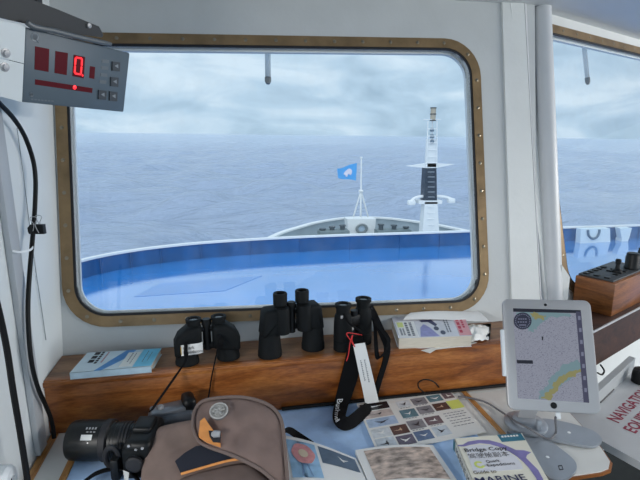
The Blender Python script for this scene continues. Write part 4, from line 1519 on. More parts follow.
def screen_mat():
    m_ = bpy.data.materials.new('chart_screen')
    m_.use_nodes = True
    nt = m_.node_tree
    b = nt.nodes['Principled BSDF']
    N, L = nt.nodes.new, nt.links.new
    tc = N('ShaderNodeTexCoord')
    mp = N('ShaderNodeMapping')
    mp.inputs['Scale'].default_value = (330, 330, 800)
    L(tc.outputs['Object'], mp.inputs['Vector'])
    n = N('ShaderNodeTexNoise')
    n.inputs['Scale'].default_value = 1.0
    n.inputs['Detail'].default_value = 1
    L(mp.outputs['Vector'], n.inputs['Vector'])
    r = N('ShaderNodeValToRGB')
    r.color_ramp.elements[0].position = 0.33
    r.color_ramp.elements[0].color = S(112, 116, 138)
    r.color_ramp.elements[1].position = 0.42
    r.color_ramp.elements[1].color = S(160, 164, 180)
    L(n.outputs['Fac'], r.inputs['Fac'])
    b.inputs['Base Color'].default_value = (0.012, 0.012, 0.015, 1)
    b.inputs['Roughness'].default_value = 0.25
    L(r.outputs['Color'], b.inputs['Emission Color'])
    b.inputs['Emission Strength'].default_value = 0.62
    return m_


def lit(name, c, e=0.62):
    m_ = mat(name, c, 0.25)
    b = m_.node_tree.nodes['Principled BSDF']
    b.inputs['Base Color'].default_value = (0.012, 0.012, 0.015, 1)
    b.inputs['Emission Color'].default_value = S(*c)
    b.inputs['Emission Strength'].default_value = e
    return m_


def ragged(pxs, amp, sub=5):
    out = []
    for i_ in range(len(pxs)):
        (xa, ya), (xb, yb) = pxs[i_], pxs[(i_ + 1) % len(pxs)]
        for k_ in range(sub):
            t_ = k_ / sub
            j_ = amp if k_ else 0.0
            out.append((xa + (xb - xa) * t_ + random.uniform(-j_, j_), ya + (yb - ya) * t_ + random.uniform(-j_, j_)))
    return out


tpatch('screen', [(513, 308.3), (580.5, 310.2), (589, 402.8), (517.8, 398.3)], screen_mat(), 0.0005)
tpatch('chart_shallows', ragged([(516, 312.6), (570, 313.5), (570, 317), (548, 318), (542, 322), (537, 330), (532, 332), (524, 328)], 1.7), lit('chart_teal', (128, 158, 166)), 0.0008)
tpatch('chart_land', ragged([(529, 312.8), (538, 313), (546, 317), (542, 319.5), (534, 319)], 1.7), lit('chart_yellow', (156, 152, 100)), 0.0011)
tpatch('chart_shallows', ragged([(538, 399.2), (540, 391), (546, 387), (549, 380), (556, 372), (566, 364), (578, 360), (584, 366), (584.5, 372), (574, 376), (562, 384), (554, 392), (549, 400)], 1.7), lit('chart_teal', (128, 158, 166)), 0.0008)
tpatch('chart_land', ragged([(541, 399.4), (546, 392), (552, 389), (555, 382), (562, 376), (570, 371), (581, 369), (582, 372), (572, 376.5), (563, 383), (558, 390), (552, 394), (551, 400)], 1.7), lit('chart_yellow', (156, 152, 100)), 0.0011)
tpatch('top_bar', [(513, 308.3), (580.5, 310.2), (580.8, 313.2), (513.2, 311.8)], lit('bar_dark', (28, 30, 42)), 0.0009)
tpatch('side_bar', [(575.5, 311.5), (580.8, 311.7), (589, 402.8), (583.5, 402.4)], lit('bar_violet', (76, 76, 100)), 0.0012)
tpatch('info_chip', [(516.5, 360), (532.5, 360.3), (533, 363.8), (517, 363.4)], lit('bar_dark', (28, 30, 42)), 0.0012)
pc_ = [(522.5 + 9 * cos(a_), 321 + 8.6 * sin(a_)) for a_ in [2 * pi * k / 24 for k in range(24)]]
tpatch('compass_dial', pc_, lit('dial_navy', (44, 48, 68)), 0.0012)
mb = MB()
for k_ in range(24):
    a_ = 2 * pi * k_ / 24
    mb.slab([tp(522.5 + r_ * cos(a_ + d_), 321 + r_ * 0.96 * sin(a_ + d_), 0.0016) for r_, d_ in ((6.6, 0), (7.6, 0), (7.6, 0.12), (6.6, 0.12))], TN * -0.0002)
for x0, y0, x1 in ((518, 318.5, 527), (517.5, 321.5, 527.5), (519, 324.5, 526)):
    for k_ in range(4):
        xa = x0 + (x1 - x0) * k_ / 4
        mb.slab([tp(xa, y0, 0.0016), tp(xa + 1.6, y0, 0.0016), tp(xa + 1.6, y0 + 1.1, 0.0016), tp(xa, y0 + 1.1, 0.0016)], TN * -0.0002)
obj('dial_marks', mb, lit('dial_grey', (130, 134, 158)), tb, smooth=False)['kind'] = 'stuff'
tpatch('ship_marker', [(541.5, 336.5), (543.2, 336.6), (543, 340.5), (541.8, 340)], lit('bar_dark', (28, 30, 42)), 0.0012)
mb = MB()
for k_ in range(7):
    y_ = 316 + k_ * 12
    x_ = 577.3 + (y_ - 312) * 0.088
    mb.slab([tp(x_, y_, 0.0016), tp(x_ + 2.6, y_, 0.0016), tp(x_ + 2.8, y_ + 4, 0.0016), tp(x_ + 0.2, y_ + 4, 0.0016)], TN * -0.0002)
obj('bar_icons', mb, lit('dial_grey', (130, 134, 158)), tb, smooth=False)['kind'] = 'stuff'
hp = tp(553.7, 405.5, 0.0)
obj('home_button', MB().lathe([(0.0075, 0.0), (0.0075, 0.001), (0.005, 0.0012), (0.0, 0.0006)], frame(hp, TX, TN), 20), M_black, tb)
hp = tp(545.4, 304.9, 0.0)
obj('lens_hole', MB().lathe([(0.0035, 0.0), (0.0035, 0.0008), (0.0, 0.001)], frame(hp, TX, TN), 14), M_lens, tb)
obj('side_clip', MB().rbox(MT @ T(-TW / 2 - 0.0035, 0.0, -0.006), 0.008, 0.115, 0.016, 0.002), M_white, tb)
obj('plug', MB().rbox(MT @ T(0.01, -TH / 2 - 0.0085, -0.007), 0.012, 0.016, 0.008, 0.002), M_white, tb)

stn = thing('tablet_stand', 'grey metal tablet stand with two splayed flat feet', 'stand', onz(525, 427, DESK_Z))
SB = onz(525, 427.5, DESK_Z)
obj('base_disc', MB().lathe([(0.0, 0.0095), (0.055, 0.0095), (0.055, 0.0155), (0.052, 0.0175), (0.034, 0.018), (0.034, 0.027), (0.031, 0.029), (0.0, 0.029)], T(*SB), 32), M_steelgrey, stn)
def foot_part(pxs):
    pts = smooth_path([onz(x, y, DESK_Z + 0.009) for x, y in pxs] + [onz(*pxs[0], DESK_Z + 0.009)], 4)[:-1]
    obj('foot', MB().slab(pts, (0, 0, -0.0068)), M_steelgrey, stn, ang=60)
foot_part([(524, 420), (545, 418.5), (570, 423), (592, 430), (601.5, 438), (600, 443), (591, 446), (572, 443), (545, 438), (527, 436)])
foot_part([(507, 431), (522, 440), (534, 456), (545, 473), (554, 479.5), (566, 478.5), (575.5, 471), (576, 463), (569, 455), (556, 445), (543, 434), (530, 428)])
for x, y in ((569, 432.5), (547.5, 457)):
    p = onz(x, y, DESK_Z + 0.0095)
    obj('foot_screw', MB().lathe([(0.0045, 0), (0.0035, 0.0012), (0, 0.0014)], T(*p), 10), M_white, stn)
lg = [onz(558, 465.5, DESK_Z + 0.0096), onz(562, 465, DESK_Z + 0.0096), onz(563.5, 469.5, DESK_Z + 0.0096), onz(559.5, 470, DESK_Z + 0.0096)]
mb = MB()
for k_ in range(4):
    a_, b_ = lg[k_], lg[(k_ + 1) % 4]
    c_ = sum(lg, Vector()) / 4
    mb.slab([a_, b_, b_.lerp(c_, 0.3), a_.lerp(c_, 0.3)], (0, 0, -0.0005))
obj('foot_mark', mb, M_ink, stn, smooth=False)
back = TC - TN * 0.028 - TZ * 0.02
pbot = SB + Vector((0, 0, 0.026))
pv = back - pbot
mb = MB()
mb.slab([pbot - TX * 0.022, pbot + TX * 0.022, back + TX * 0.022, back - TX * 0.022], TN * -0.012)
obj('post', mb, M_silver, stn, smooth=False)
obj('mount_plate', MB().rbox(MT @ T(0, -0.01, -0.0215), 0.1, 0.1, 0.014, 0.003), M_silver, stn)
pk = onz(538.5, 425, DESK_Z + 0.03)
obj('clamp_knob', MB().rbox(Matrix.Translation(pk) @ Matrix.Rotation(-YAW, 4, 'Z'), 0.014, 0.014, 0.03, 0.004), M_steelgrey, stn)
# charging lead
cpx = [tp(556, 412, -0.006) + TZ * -0.012, tp(556.2, 421, -0.006), onz(556, 432, DESK_Z + 0.014), onz(551, 438.5, DESK_Z + 0.013), onz(543, 437, DESK_Z + 0.013), onz(530, 429, DESK_Z + 0.034), onz(515, 421, DESK_Z + 0.026), onz(500, 411, DESK_Z + 0.006), onz(486, 402.5, DESK_Z + 0.006), onz(470, 398, DESK_Z + 0.0055), onz(458, 396.5, DESK_Z + 0.0055)]
tag(obj('charging_lead', MB().tube(smooth_path(cpx, 6), 0.0028, 8), mat('grey_lead', (112, 112, 116), 0.5)), 'thin grey charging lead running from the tablet across stand', 'cable')
# black bracket standing behind the tablet
obj_b = onz(567, 424, DESK_Z + 0.003)

# ------------------------------------------------------------------ camera with long lens
LAX = -CR
lo0 = onz(104, 440, DESK_Z + 0.050)
ML = frame(lo0, Vector((0, 0, 1)), LAX)
cm = thing('camera', 'black camera with thick lens lying on desk before shelf', 'camera', Vector((lo0.x + 0.03, lo0.y, DESK_Z)))
M_lensb = mat('black_lens_barrel', (15, 19, 21), 0.42, spec=0.4, var=0.12, vscale=50)
obj('lens_barrel', MB().lathe([(0.0, 0.062), (0.037, 0.062), (0.040, 0.074), (0.043, 0.077), (0.0455, 0.073), (0.047, 0.06), (0.0475, 0.02), (0.0465, 0.0), (0.0465, -0.004)], ML, 36), M_lensb, cm)
obj('front_glass', MB().lathe([(0.036, 0.0625), (0.0, 0.067)], ML, 24), M_lens, cm)
obj('zoom_ring', MB().lathe([(0.0465, -0.004), (0.0492, -0.006), (0.0492, -0.02), (0.0465, -0.022)], ML, 40), M_gasket, cm)
obj('rear_barrel', MB().lathe([(0.0465, -0.022), (0.0435, -0.024), (0.0435, -0.03), (0.0425, -0.031), (0.0425, -0.037), (0.0435, -0.038), (0.0415, -0.075), (0.038, -0.095)], ML, 36), M_lensb, cm)
for z_ in (-0.048, -0.056, -0.064):
    obj('focus_rib', MB().lathe([(0.0430, z_), (0.0440, z_ - 0.001), (0.0440, z_ - 0.004), (0.0430, z_ - 0.005)], ML, 36), M_gasket, cm)
# printed white plate and marks on the barrel, facing up and to the viewer
def lens_pt(ax, ang, r):
    return ML @ Vector((r * cos(ang), r * sin(ang), ax))
sgn = 1 if (ML @ Vector((0, 1, 0)) - ML @ Vector((0, 0, 0))).dot(CF) < 0 else -1
def lens_patch(name, a0, a1, t0, t1, m_):
    pts = []
    for k_ in range(5):
        pts.append(lens_pt(a0, sgn * (t0 + (t1 - t0) * k_ / 4), 0.0479))
    for k_ in range(5):
        pts.append(lens_pt(a1, sgn * (t1 + (t0 - t1) * k_ / 4), 0.0479))
    vs_ = pts
    obj(name, MB().add(vs_, [(k_, k_ + 1, 8 - k_, 9 - k_) for k_ in range(4)]), m_, cm)
lens_patch('white_plate', 0.036, 0.010, 0.72, 0.98, M_paper)
for k_ in range(4):
    lens_patch('barrel_mark', 0.030 - k_ * 0.007, 0.026 - k_ * 0.007, 0.34, 0.46, M_silver)
for k_ in range(3):
    lens_patch('barrel_mark', 0.026 - k_ * 0.008, 0.021 - k_ * 0.008, 0.56, 0.62, M_silver)
lens_patch('barrel_mark', 0.019, 0.016, 1.07, 1.13, M_silver)
# tripod collar: open ring towards the viewer with foot
cl0 = onz(117, 444, DESK_Z + 0.05) + Vector((0, -0.05, 0))
rc = [cl0 + (CR * cos(a_) * 0.016 + Vector((0, 0, 1)) * sin(a_) * 0.026) for a_ in [2 * pi * k / 20 for k in range(21)]]
obj('strap_ring', MB().tube(rc, 0.0065, 8), M_gasket, cm)
obj('collar_foot', MB().rbox(Matrix.Translation(onz(121, 456, DESK_Z + 0.03) + Vector((0, -0.03, 0))) @ Matrix.Rotation(-YAW, 4, 'Z'), 0.022, 0.05, 0.056, 0.008), M_black, cm)
bo = onz(146, 442, DESK_Z + 0.055)
MBd = Matrix.Translation(Vector((bo.x, bo.y - 0.005, DESK_Z + 0.049))) @ Matrix.Rotation(-YAW, 4, 'Z')
obj('body', MB().rbox(MBd, 0.064, 0.115, 0.094, 0.014, 3), M_black, cm)
obj('flash_hump', MB().rbox(MBd @ T(-0.002, 0.01, 0.048), 0.046, 0.055, 0.02, 0.007, 3), M_black, cm)
obj('grip', MB().rbox(MBd @ T(-0.012, -0.05, -0.006), 0.045, 0.025, 0.08, 0.012, 3), M_armour, cm)
obj('mode_dial', MB().lathe([(0.0, 0.0), (0.019, 0.0), (0.0195, 0.008), (0.016, 0.011), (0.0, 0.0115)], MBd @ T(-0.002, -0.0625, 0.0) @ Matrix.Rotation(pi / 2, 4, 'X'), 24), M_gasket, cm)
for dx_, dz_ in ((-0.015, 0.04), (0.015, 0.034), (0.0, 0.03)):
    obj('button', MB().lathe([(0.0035, 0.0), (0.003, 0.002), (0.0, 0.0022)], MBd @ T(dx_, -0.0575, dz_) @ Matrix.Rotation(pi / 2, 4, 'X'), 10), M_silver, cm)
sp = [onz(84, 482, DESK_Z + 0.02), onz(95, 474, DESK_Z + 0.022), onz(108, 469.5, DESK_Z + 0.024), onz(120, 468.5, DESK_Z + 0.024), onz(130, 472, DESK_Z + 0.022), onz(140, 482, DESK_Z + 0.02)]
obj('camera_strap', MB().ribbon(smooth_path(sp, 5), Vector((0.006, -0.028, 0.012)), 0.0018), M_strap, cm)
tq_ = [onz(123, 470, DESK_Z + 0.04), onz(129, 472.5, DESK_Z + 0.04), onz(128, 482, DESK_Z + 0.035), onz(124.5, 481, DESK_Z + 0.035)]
obj('white_tag', MB().slab(tq_, (0, 0.001, -0.001)), M_paper, cm, smooth=False)

# grey compact device between bag and shelf
gp = onz(172, 421, DESK_Z + 0.05)
MG = Matrix.Translation(Vector((gp.x, 1.165, DESK_Z + 0.042))) @ Matrix.Rotation(radians(14), 4, 'Z')
cz = thing('compact_camera', 'grey and black compact camera tucked behind the brown bag', 'camera', Vector((gp.x, 1.165, DESK_Z)))
obj('body', MB().rbox(MG, 0.115, 0.07, 0.084, 0.018, 3), mat('slate_grey_plastic', (84, 90, 98), 0.35, 0.2, var=0.1, vscale=40), cz)
obj('top_plate', MB().rbox(MG @ T(-0.008, 0.0, 0.044), 0.085, 0.045, 0.014, 0.005), mat('slate_grey_plastic2', (120, 126, 134), 0.3, 0.3), cz)
obj('viewfinder', MB().rbox(MG @ T(0.045, 0.005, 0.05), 0.034, 0.055, 0.035, 0.012, 3), M_black, cz)
obj('shutter_button', MB().lathe([(0.008, 0), (0.008, 0.006), (0.006, 0.008), (0, 0.008)], MG @ T(-0.025, 0, 0.051), 14), M_silver, cz)

# ------------------------------------------------------------------ brown camera bag
BN = Vector((-0.05, -sin(radians(25)), cos(radians(25)))).normalized()
BP = Vector((-0.02, 1.10, 1.045))


def bp_(x, y, off=0.0):
    return onp(x, y, BP + BN * off, BN)


def lump(pts, nrm, bulge, zbase, rings=9, wob=0.0):
    c = sum(pts, Vector()) / len(pts)
    n = len(pts)
    vs, fs = [], []
    for t_ in (0.0, 0.35, 0.75):
        for p in pts:
            q = c + (p - c) * (1.0 + 0.035 * sin(pi * (0.25 + t_ * 0.75)))
            vs.append(Vector((q.x, q.y, zbase + (p.z - 0.012 - zbase) * t_)))
    for j in range(rings):
        t = 1 - j / rings
        h = bulge * (1 - t ** 2.4) - 0.012 * max(0.0, (t - 0.86) / 0.14) ** 2
        for p in pts:
            q = c + (p - c) * t
            w_ = mnoise.noise(q * 16) * wob * min(1, (1 - t) * 4)
            vs.append(q + nrm * (h + w_))
    vs.append(c + nrm * (bulge + mnoise.noise(c * 16) * wob))
    R_ = rings + 3
    for j in range(R_ - 1):
        for k in range(n):
            k2 = (k + 1) % n
            fs.append((j * n + k, j * n + k2, (j + 1) * n + k2, (j + 1) * n + k))
    top = (R_ - 1) * n
    for k in range(n):
        fs.append((top + k, top + (k + 1) % n, len(vs) - 1))
    fs.append(tuple(range(n))[::-1])
    return MB().add(vs, fs)


M_bag = mat('taupe_bag_fabric', (132, 112, 103), 0.85, var=0.10, vscale=30, bump=0.5, bscale=900)
M_bag2 = mat('taupe_flap_fabric', (128, 108, 101), 0.85, var=0.08, vscale=22, bump=0.5, bscale=900)
M_bind = mat('bag_binding', (118, 102, 96), 0.85)
M_orange = mat('orange_fabric', (226, 150, 82), 0.75, var=0.08, vscale=60)
bag = thing('camera_bag', 'taupe fabric camera bag with orange lined flap on desk', 'bag', Vector((-0.05, 1.0, DESK_Z)))
outl = [(141, 500), (141.5, 470), (144, 446), (149, 431), (158, 424.5), (175, 420), (193, 416.5), (215, 411), (240, 407), (260, 410), (275, 420), (281, 436), (283, 460), (284, 500), (260, 512), (200, 514), (160, 510)]
bpts = smooth_path([bp_(x, y) for x, y in outl] + [bp_(*outl[0])], 4)[:-1]
obj('body', lump(bpts, BN, 0.006, DESK_Z + 0.003, wob=0.010), M_bag, bag, ang=60)
flp = [(193.2, 428), (193.5, 415), (198, 405), (206, 400), (222, 397.6), (240, 397), (255, 399.5), (268, 404.5), (277, 412), (281.8, 422), (284, 437), (285.5, 456), (287, 486), (276, 482), (262, 470.5), (245, 461), (226, 453), (208, 446.5), (198, 440)]
OFF = 0.020
fpts = smooth_path([bp_(x, y, OFF) for x, y in flp] + [bp_(*flp[0], OFF)], 4)[:-1]
obj('flap', MB().pillow(fpts, BN, 0.010, 0.007, 9, 0.12, wob=0.011, seed=3), M_bag2, bag, ang=60)
obj('flap_binding', MB().tube(fpts + [fpts[0]], 0.0042, 8, caps=False), M_bind, bag)
fc_ = sum(fpts, Vector()) / len(fpts)


def onflap(x, y, extra):
    return bp_(x, y, OFF + extra)


orp = [(200, 421), (204.5, 417.5), (208, 423), (213.5, 430.5), (221, 431.5), (220, 445), (206, 440), (198.5, 435)]
patch_pts = [onflap(x, y, 0.0165) for x, y in orp]
obj('orange_lining', MB().slab(patch_pts, BN * -0.011), M_orange, bag, smooth=False)
tgp = [(208.5, 430.5), (221, 431), (220.5, 442.5), (213, 442), (209.5, 436)]
obj('toggle_slot', MB().slab([onflap(x, y, 0.0176) for x, y in tgp], BN * -0.004), mat('dark_grey_fabric', (40, 40, 46), 0.8), bag, smooth=False)
a_, b_ = onflap(211.5, 434, 0.022), onflap(220, 434, 0.022)
obj('toggle', MB().tube([a_, a_.lerp(b_, 0.3), b_], [0.004, 0.008, 0.0068], 10), M_silver, bag)
bc = onflap(219, 411.3, 0.0125)
MBg = frame(bc, CR, BN)
obj('badge', MB().lathe([(0.0, 0.001), (0.0185, 0.001), (0.0185, 0.0032), (0.0215, 0.0036), (0.0222, 0.002), (0.0222, -0.003)], MBg, 28), mat('badge_grey_rubber', (104, 104, 106), 0.6), bag)
obj('badge_rim', MB().lathe([(0.0185, 0.0035), (0.0205, 0.0048), (0.0222, 0.0035)], MBg, 28), mat('badge_pale', (176, 174, 170), 0.5), bag)
mb = MB()
for k_ in range(5):
    a0 = 2 * pi * k_ / 5 + 0.3
    p0_, p1_ = Vector((cos(a0) * 0.003, sin(a0) * 0.003, 0.003)), Vector((cos(a0) * 0.0135, sin(a0) * 0.0135, 0.003))
    p2_ = Vector((cos(a0 + 0.55) * 0.0135, sin(a0 + 0.55) * 0.0135, 0.003))
    mb.tube([MBg @ p0_, MBg @ p1_, MBg @ p2_], 0.0016, 6)
obj('badge_emblem', mb, mat('badge_pale', (176, 174, 170), 0.5), bag)
vel = [(175, 461), (185, 452.5), (196, 446), (206, 445), (225, 453.5), (240, 459), (228, 460.5), (205, 466.5), (181, 473.5)]
obj('velcro_panel', MB().slab([bp_(x, y, 0.016) for x, y in vel], BN * -0.006), mat('navy_velcro', (34, 38, 50), 0.95, bump=0.6, bscale=900), bag, smooth=False)
pip = smooth_path([bp_(x, y, 0.0165) for x, y in ((181, 474), (205, 467), (228, 460.8), (246, 458.5))], 5)
obj('orange_piping', MB().tube(pip, 0.0028, 8), M_orange, bag)
pk_ = [(172, 490), (180, 478), (205, 470), (232, 463.5), (250, 463.5), (264, 474), (276, 486), (270, 505), (180, 510)]
ppts = smooth_path([bp_(x, y, 0.012) for x, y in pk_] + [bp_(*pk_[0], 0.012)], 3)[:-1]
obj('front_pocket', MB().pillow(ppts, BN, 0.01, 0.006, 7, 0.2, wob=0.008, seed=9), mat('dark_taupe_fabric', (104, 88, 82), 0.9, var=0.1, vscale=30), bag, ang=60)
sbp = smooth_path([onz(284, 431, DESK_Z + 0.05), onz(289, 430, DESK_Z + 0.03), onz(297, 435, DESK_Z + 0.012), onz(312, 445, DESK_Z + 0.006)], 5)
obj('side_strap', MB().ribbon(sbp, Vector((0.012, 0.016, 0.004)), 0.0015), M_strap, bag)

# ------------------------------------------------------------------ digital indicator hung at upper left
KD = 0.9
DC = EYE + (Vector((-0.329, 1.288, 1.839)) - EYE) * KD
DX = Vector((0.552, 0.833, -0.030)).normalized()
DZ = Vector((0.201, -0.098, 0.975)).normalized()
DN = DZ.cross(DX).normalized()
if DN.dot(CF) > 0:
    DN = -DN
DW, DH = 0.29 * KD, 0.1526 * KD
MD = Matrix(((DX.x, DZ.x, DN.x, DC.x), (DX.y, DZ.y, DN.y, DC.y), (DX.z, DZ.z, DN.z, DC.z), (0, 0, 0, 1)))
di = thing('digital_indicator', 'grey digital indicator with red number display hung under ceiling', 'indicator', DC - DZ * DH / 2)
M_case = mat('dark_grey_case', (86, 100, 110), 0.45, var=0.05, vscale=20)
obj('case', MB().rbox(MD @ T(0, 0, -0.022), DW, DH, 0.044, 0.003, 2), M_case, di)


def dp(x, y, off=0.0004):
    return onp(x, y, DC + DN * off, DN)


def dq(name, pxs, m_, off=0.0006, th=0.0006):
    return obj(name, MB().slab([dp(x, y, off) for x, y in pxs], DN * -th), m_, di, smooth=False)


M_redwin = mat('dark_red_window', (84, 2, 12), 0.3, emit=0.12, spec=0.2)
M_redlit = mat('red_segment', (255, 40, 48), 0.4, emit=1.6)
for nm, pts in (('digit_window', [(35.2, 46.2), (49.3, 49), (48.6, 72), (34.6, 69.5)]), ('digit_window', [(55.5, 51), (68, 53), (66.8, 75.2), (54.6, 73)]), ('digit_window', [(73.8, 54.5), (85.2, 57), (83.8, 78.5), (72.5, 76)]), ('digit_window', [(90.2, 66), (95.2, 67), (94.4, 79), (89.3, 78)]), ('bar_window', [(35.2, 79.2), (92.6, 88.2), (92.2, 93), (35, 84.6)])):
    dq(nm, pts, M_redwin)
zero = [((75.7, 57.3), (82, 58.5)), ((82, 58.5), (81.6, 66)), ((81.6, 66), (80.8, 74.5)), ((80.8, 74.5), (74.6, 73.3)), ((74.6, 73.3), (75.1, 65.3)), ((75.1, 65.3), (75.7, 57.3))]
for a_, b_ in zero:
    pa_, pb2 = dp(*a_, 0.0012), dp(*b_, 0.0012)
    obj('lit_segment', MB().tube([pa_.lerp(pb2, 0.06), pa_.lerp(pb2, 0.94)], 0.0019, 6), M_redlit, di)
obj('lit_point', MB().lathe([(0.0022, 0), (0.0, 0.001)], frame(dp(82.6, 75.4, 0.0012), DX, DN), 10), M_redlit, di)
obj('lit_point', MB().lathe([(0.0045, 0), (0.0, 0.001)], frame(dp(74.7, 87.4, 0.0012), DX, DN), 12), M_redlit, di)
M_btn = mat('button_grey', (58, 64, 70), 0.5)
for x, y in ((116.5, 66.5), (115, 82), (113.8, 96.5), (102.8, 95)):
    dq('button', [(x - 3.8, y - 5), (x + 3.8, y - 4), (x + 3.4, y + 5), (x - 4, y + 4.2)], M_btn, 0.003, 0.003)
M_mark = mat('pale_mark', (138, 146, 152), 0.5)
for x, y in ((105.6, 61.3), (104.8, 68), (104, 75), (103, 82)):
    dq('led_window', [(x - 3.4, y - 2), (x + 3.4, y - 1.2), (x + 3.2, y + 2), (x - 3.6, y + 1.3)], mat('led_grey', (104, 112, 116), 0.4), 0.0007)
for x, y, mm in ((116.5, 66.5, 0), (115, 82, 1), (113.8, 96.5, 2), (102.8, 95, 3)):
    dq('button_mark', [(x - 1.8, y - 0.6), (x + 1.6, y - 2.2), (x + 1.9, y + 1.8)], M_mark, 0.0034)
lc_ = frame(dp(35, 37.2, 0.0006), DX, DN)
obj('logo_ring', MB().lathe([(0.0055, 0.0), (0.0075, 0.0005), (0.0078, 0.0)], lc_, 20), M_mark, di)
obj('logo_tail', MB().tube([lc_ @ Vector((0.002, -0.003, 0.0004)), lc_ @ Vector((0.008, -0.008, 0.0004))], 0.0009, 6), M_mark, di)
lc2 = frame(dp(31.5, 94.5, 0.0006), DX, DN)
obj('maker_mark', MB().lathe([(0.003, 0.0), (0.0045, 0.0005), (0.0048, 0.0)], lc2, 16), mat('faint_mark', (104, 114, 122), 0.5), di)
mb = MB()
for k_ in range(7):
    x_ = 31 + 3.4 * k_
    y_ = 98.6 + 0.33 * k_ * 0.9
    mb.slab([dp(x_, y_, 0.0006), dp(x_ + 2.4, y_ + 0.25, 0.0006), dp(x_ + 2.4, y_ + 1.6, 0.0006), dp(x_, y_ + 1.35, 0.0006)], DN * -0.0003)
obj('maker_text', mb, mat('faint_mark', (104, 114, 122), 0.5), di, smooth=False)['kind'] = 'stuff'
# pale side plate with two bolts
M_plate = mat('pale_grey_plate', (226, 232, 232), 0.4)
pl_ = [(-40, 11), (25.5, 26.2), (22, 102.2), (-40, 86)]
obj('side_plate', MB().slab([dp(x, y, 0.001) for x, y in pl_[:2]] + [dp(23.9, 63.5, 0.001), dp(-40, 47.5, 0.001)], DN * -0.03), M_plate, di, smooth=False)
obj('side_plate', MB().slab([dp(-40, 48.1, 0.001), dp(23.8, 64.1, 0.001)] + [dp(x, y, 0.001) for x, y in pl_[2:]], DN * -0.03), M_plate, di, smooth=False)
for x, y in ((5.5, 53), (4.6, 67)):
    Mq = frame(dp(x, y, 0.001), DX, DN)
    bt = obj('bolt', MB().lathe([(0.0085, 0), (0.0085, 0.0015), (0.0055, 0.002), (0.0055, 0.006), (0.0, 0.0065)], Mq, 12), M_silver, di)
# dark ceiling bracket over it
M_brk = mat('black_bracket', (32, 36, 40), 0.5)
bkp = [(-60, -36), (58, 9.5), (99, 26.5), (103.5, 35), (102, 37.5), (70, 33.5), (27, 24), (-60, 2)]
obj('bracket', MB().slab([dp(x, y, -0.006) for x, y in bkp], DN * -0.05), M_brk, di, smooth=False)
hx = dp(40, 4, -0.02)
obj('hanger', MB().rbox(T(hx.x - 0.02, hx.y, (hx.z + CEIL_Z) / 2), 0.04, 0.03, CEIL_Z - hx.z + 0.02), M_brk, di)
p = dp(88.5, 25.5, -0.005)
obj('bolt', MB().lathe([(0.005, 0), (0.005, 0.004), (0, 0.005)], frame(p, DX, DN), 10), M_silver, di)
gc = smooth_path([dp(27, 22.5, 0.006), dp(35, 27, 0.008), (dp(55, 31, 0.008)), dp(78, 37, 0.008), dp(100, 42, 0.007), dp(111, 44, 0.006)], 5)
obj('grey_cable', MB().tube(gc, [0.0055] * (len(gc) - 4) + [0.005, 0.0045, 0.004, 0.0035], 10), mat('mid_grey_cable', (96, 102, 106), 0.4), di)

# ------------------------------------------------------------------ left wall: trunking, cables, clip
NX = Vector((1, 0, 0))


def lx(x, y, off):
    return onp(x, y, Vector((LEFT_X + off, 0, 0)), NX)


ya_, yb_ = lx(13, 260, 0.014).y, lx(22.5, 260, 0.014).y
tr_ = MB().rbox(T(LEFT_X + 0.0075, (ya_ + yb_) / 2, (DESK_Z + 0.01 + CEIL_Z - 0.001) / 2), 0.013, yb_ - ya_, CEIL_Z - DESK_Z - 0.012, 0.002)
tag(obj('cable_trunking', tr_, mat('grey_trunking', (178, 182, 186), 0.45)), 'flat grey cable trunking running up the side wall', 'trunking')
c1p = [(-12, 92), (0, 104), (14, 119), (25, 137), (33, 160), (35.5, 180), (35, 205), (33.5, 228), (32, 245), (29.5, 275), (28, 305), (28.8, 335), (32, 365), (38, 388), (45, 404), (50, 416), (53, 428), (54, 438)]
pts = [lx(x, y, 0.026) for x, y in c1p]
tag(obj('hanging_cable', MB().tube(smooth_path(pts, 5), 0.0052, 10), M_cable), 'black cable curving down the side wall held by binder clip', 'cable')
c2p = [(-8, 285), (0, 316), (7, 350), (13, 390), (20, 432), (26, 470), (28, 485)]
tag(obj('drop_cable', MB().tube(smooth_path([lx(x, y, 0.05) for x, y in c2p], 5), 0.0062, 10), M_cable), 'straight black cable dropping past the desk corner', 'cable')
tp_ = [(17, 128), (24, 180), (29.5, 225), (35, 265), (41, 305), (46, 340)]
tag(obj('thin_thread', MB().tube(smooth_path([lx(x, y, 0.003) for x, y in tp_], 4), 0.0011, 6), mat('grey_thread', (150, 156, 160), 0.6)), 'thin grey thread hanging down the white side wall', 'thread')
# zip tie between trunking and cable
zt_ = smooth_path([lx(12.5, 251, 0.017), lx(20, 252, 0.024), lx(30, 250, 0.031), lx(33, 247, 0.033)], 4)
tag(obj('cable_tie', MB().ribbon(zt_, Vector((0, 0, 0.005)), 0.0008), M_white), 'white cable tie holding the black cable to trunking', 'cable tie')
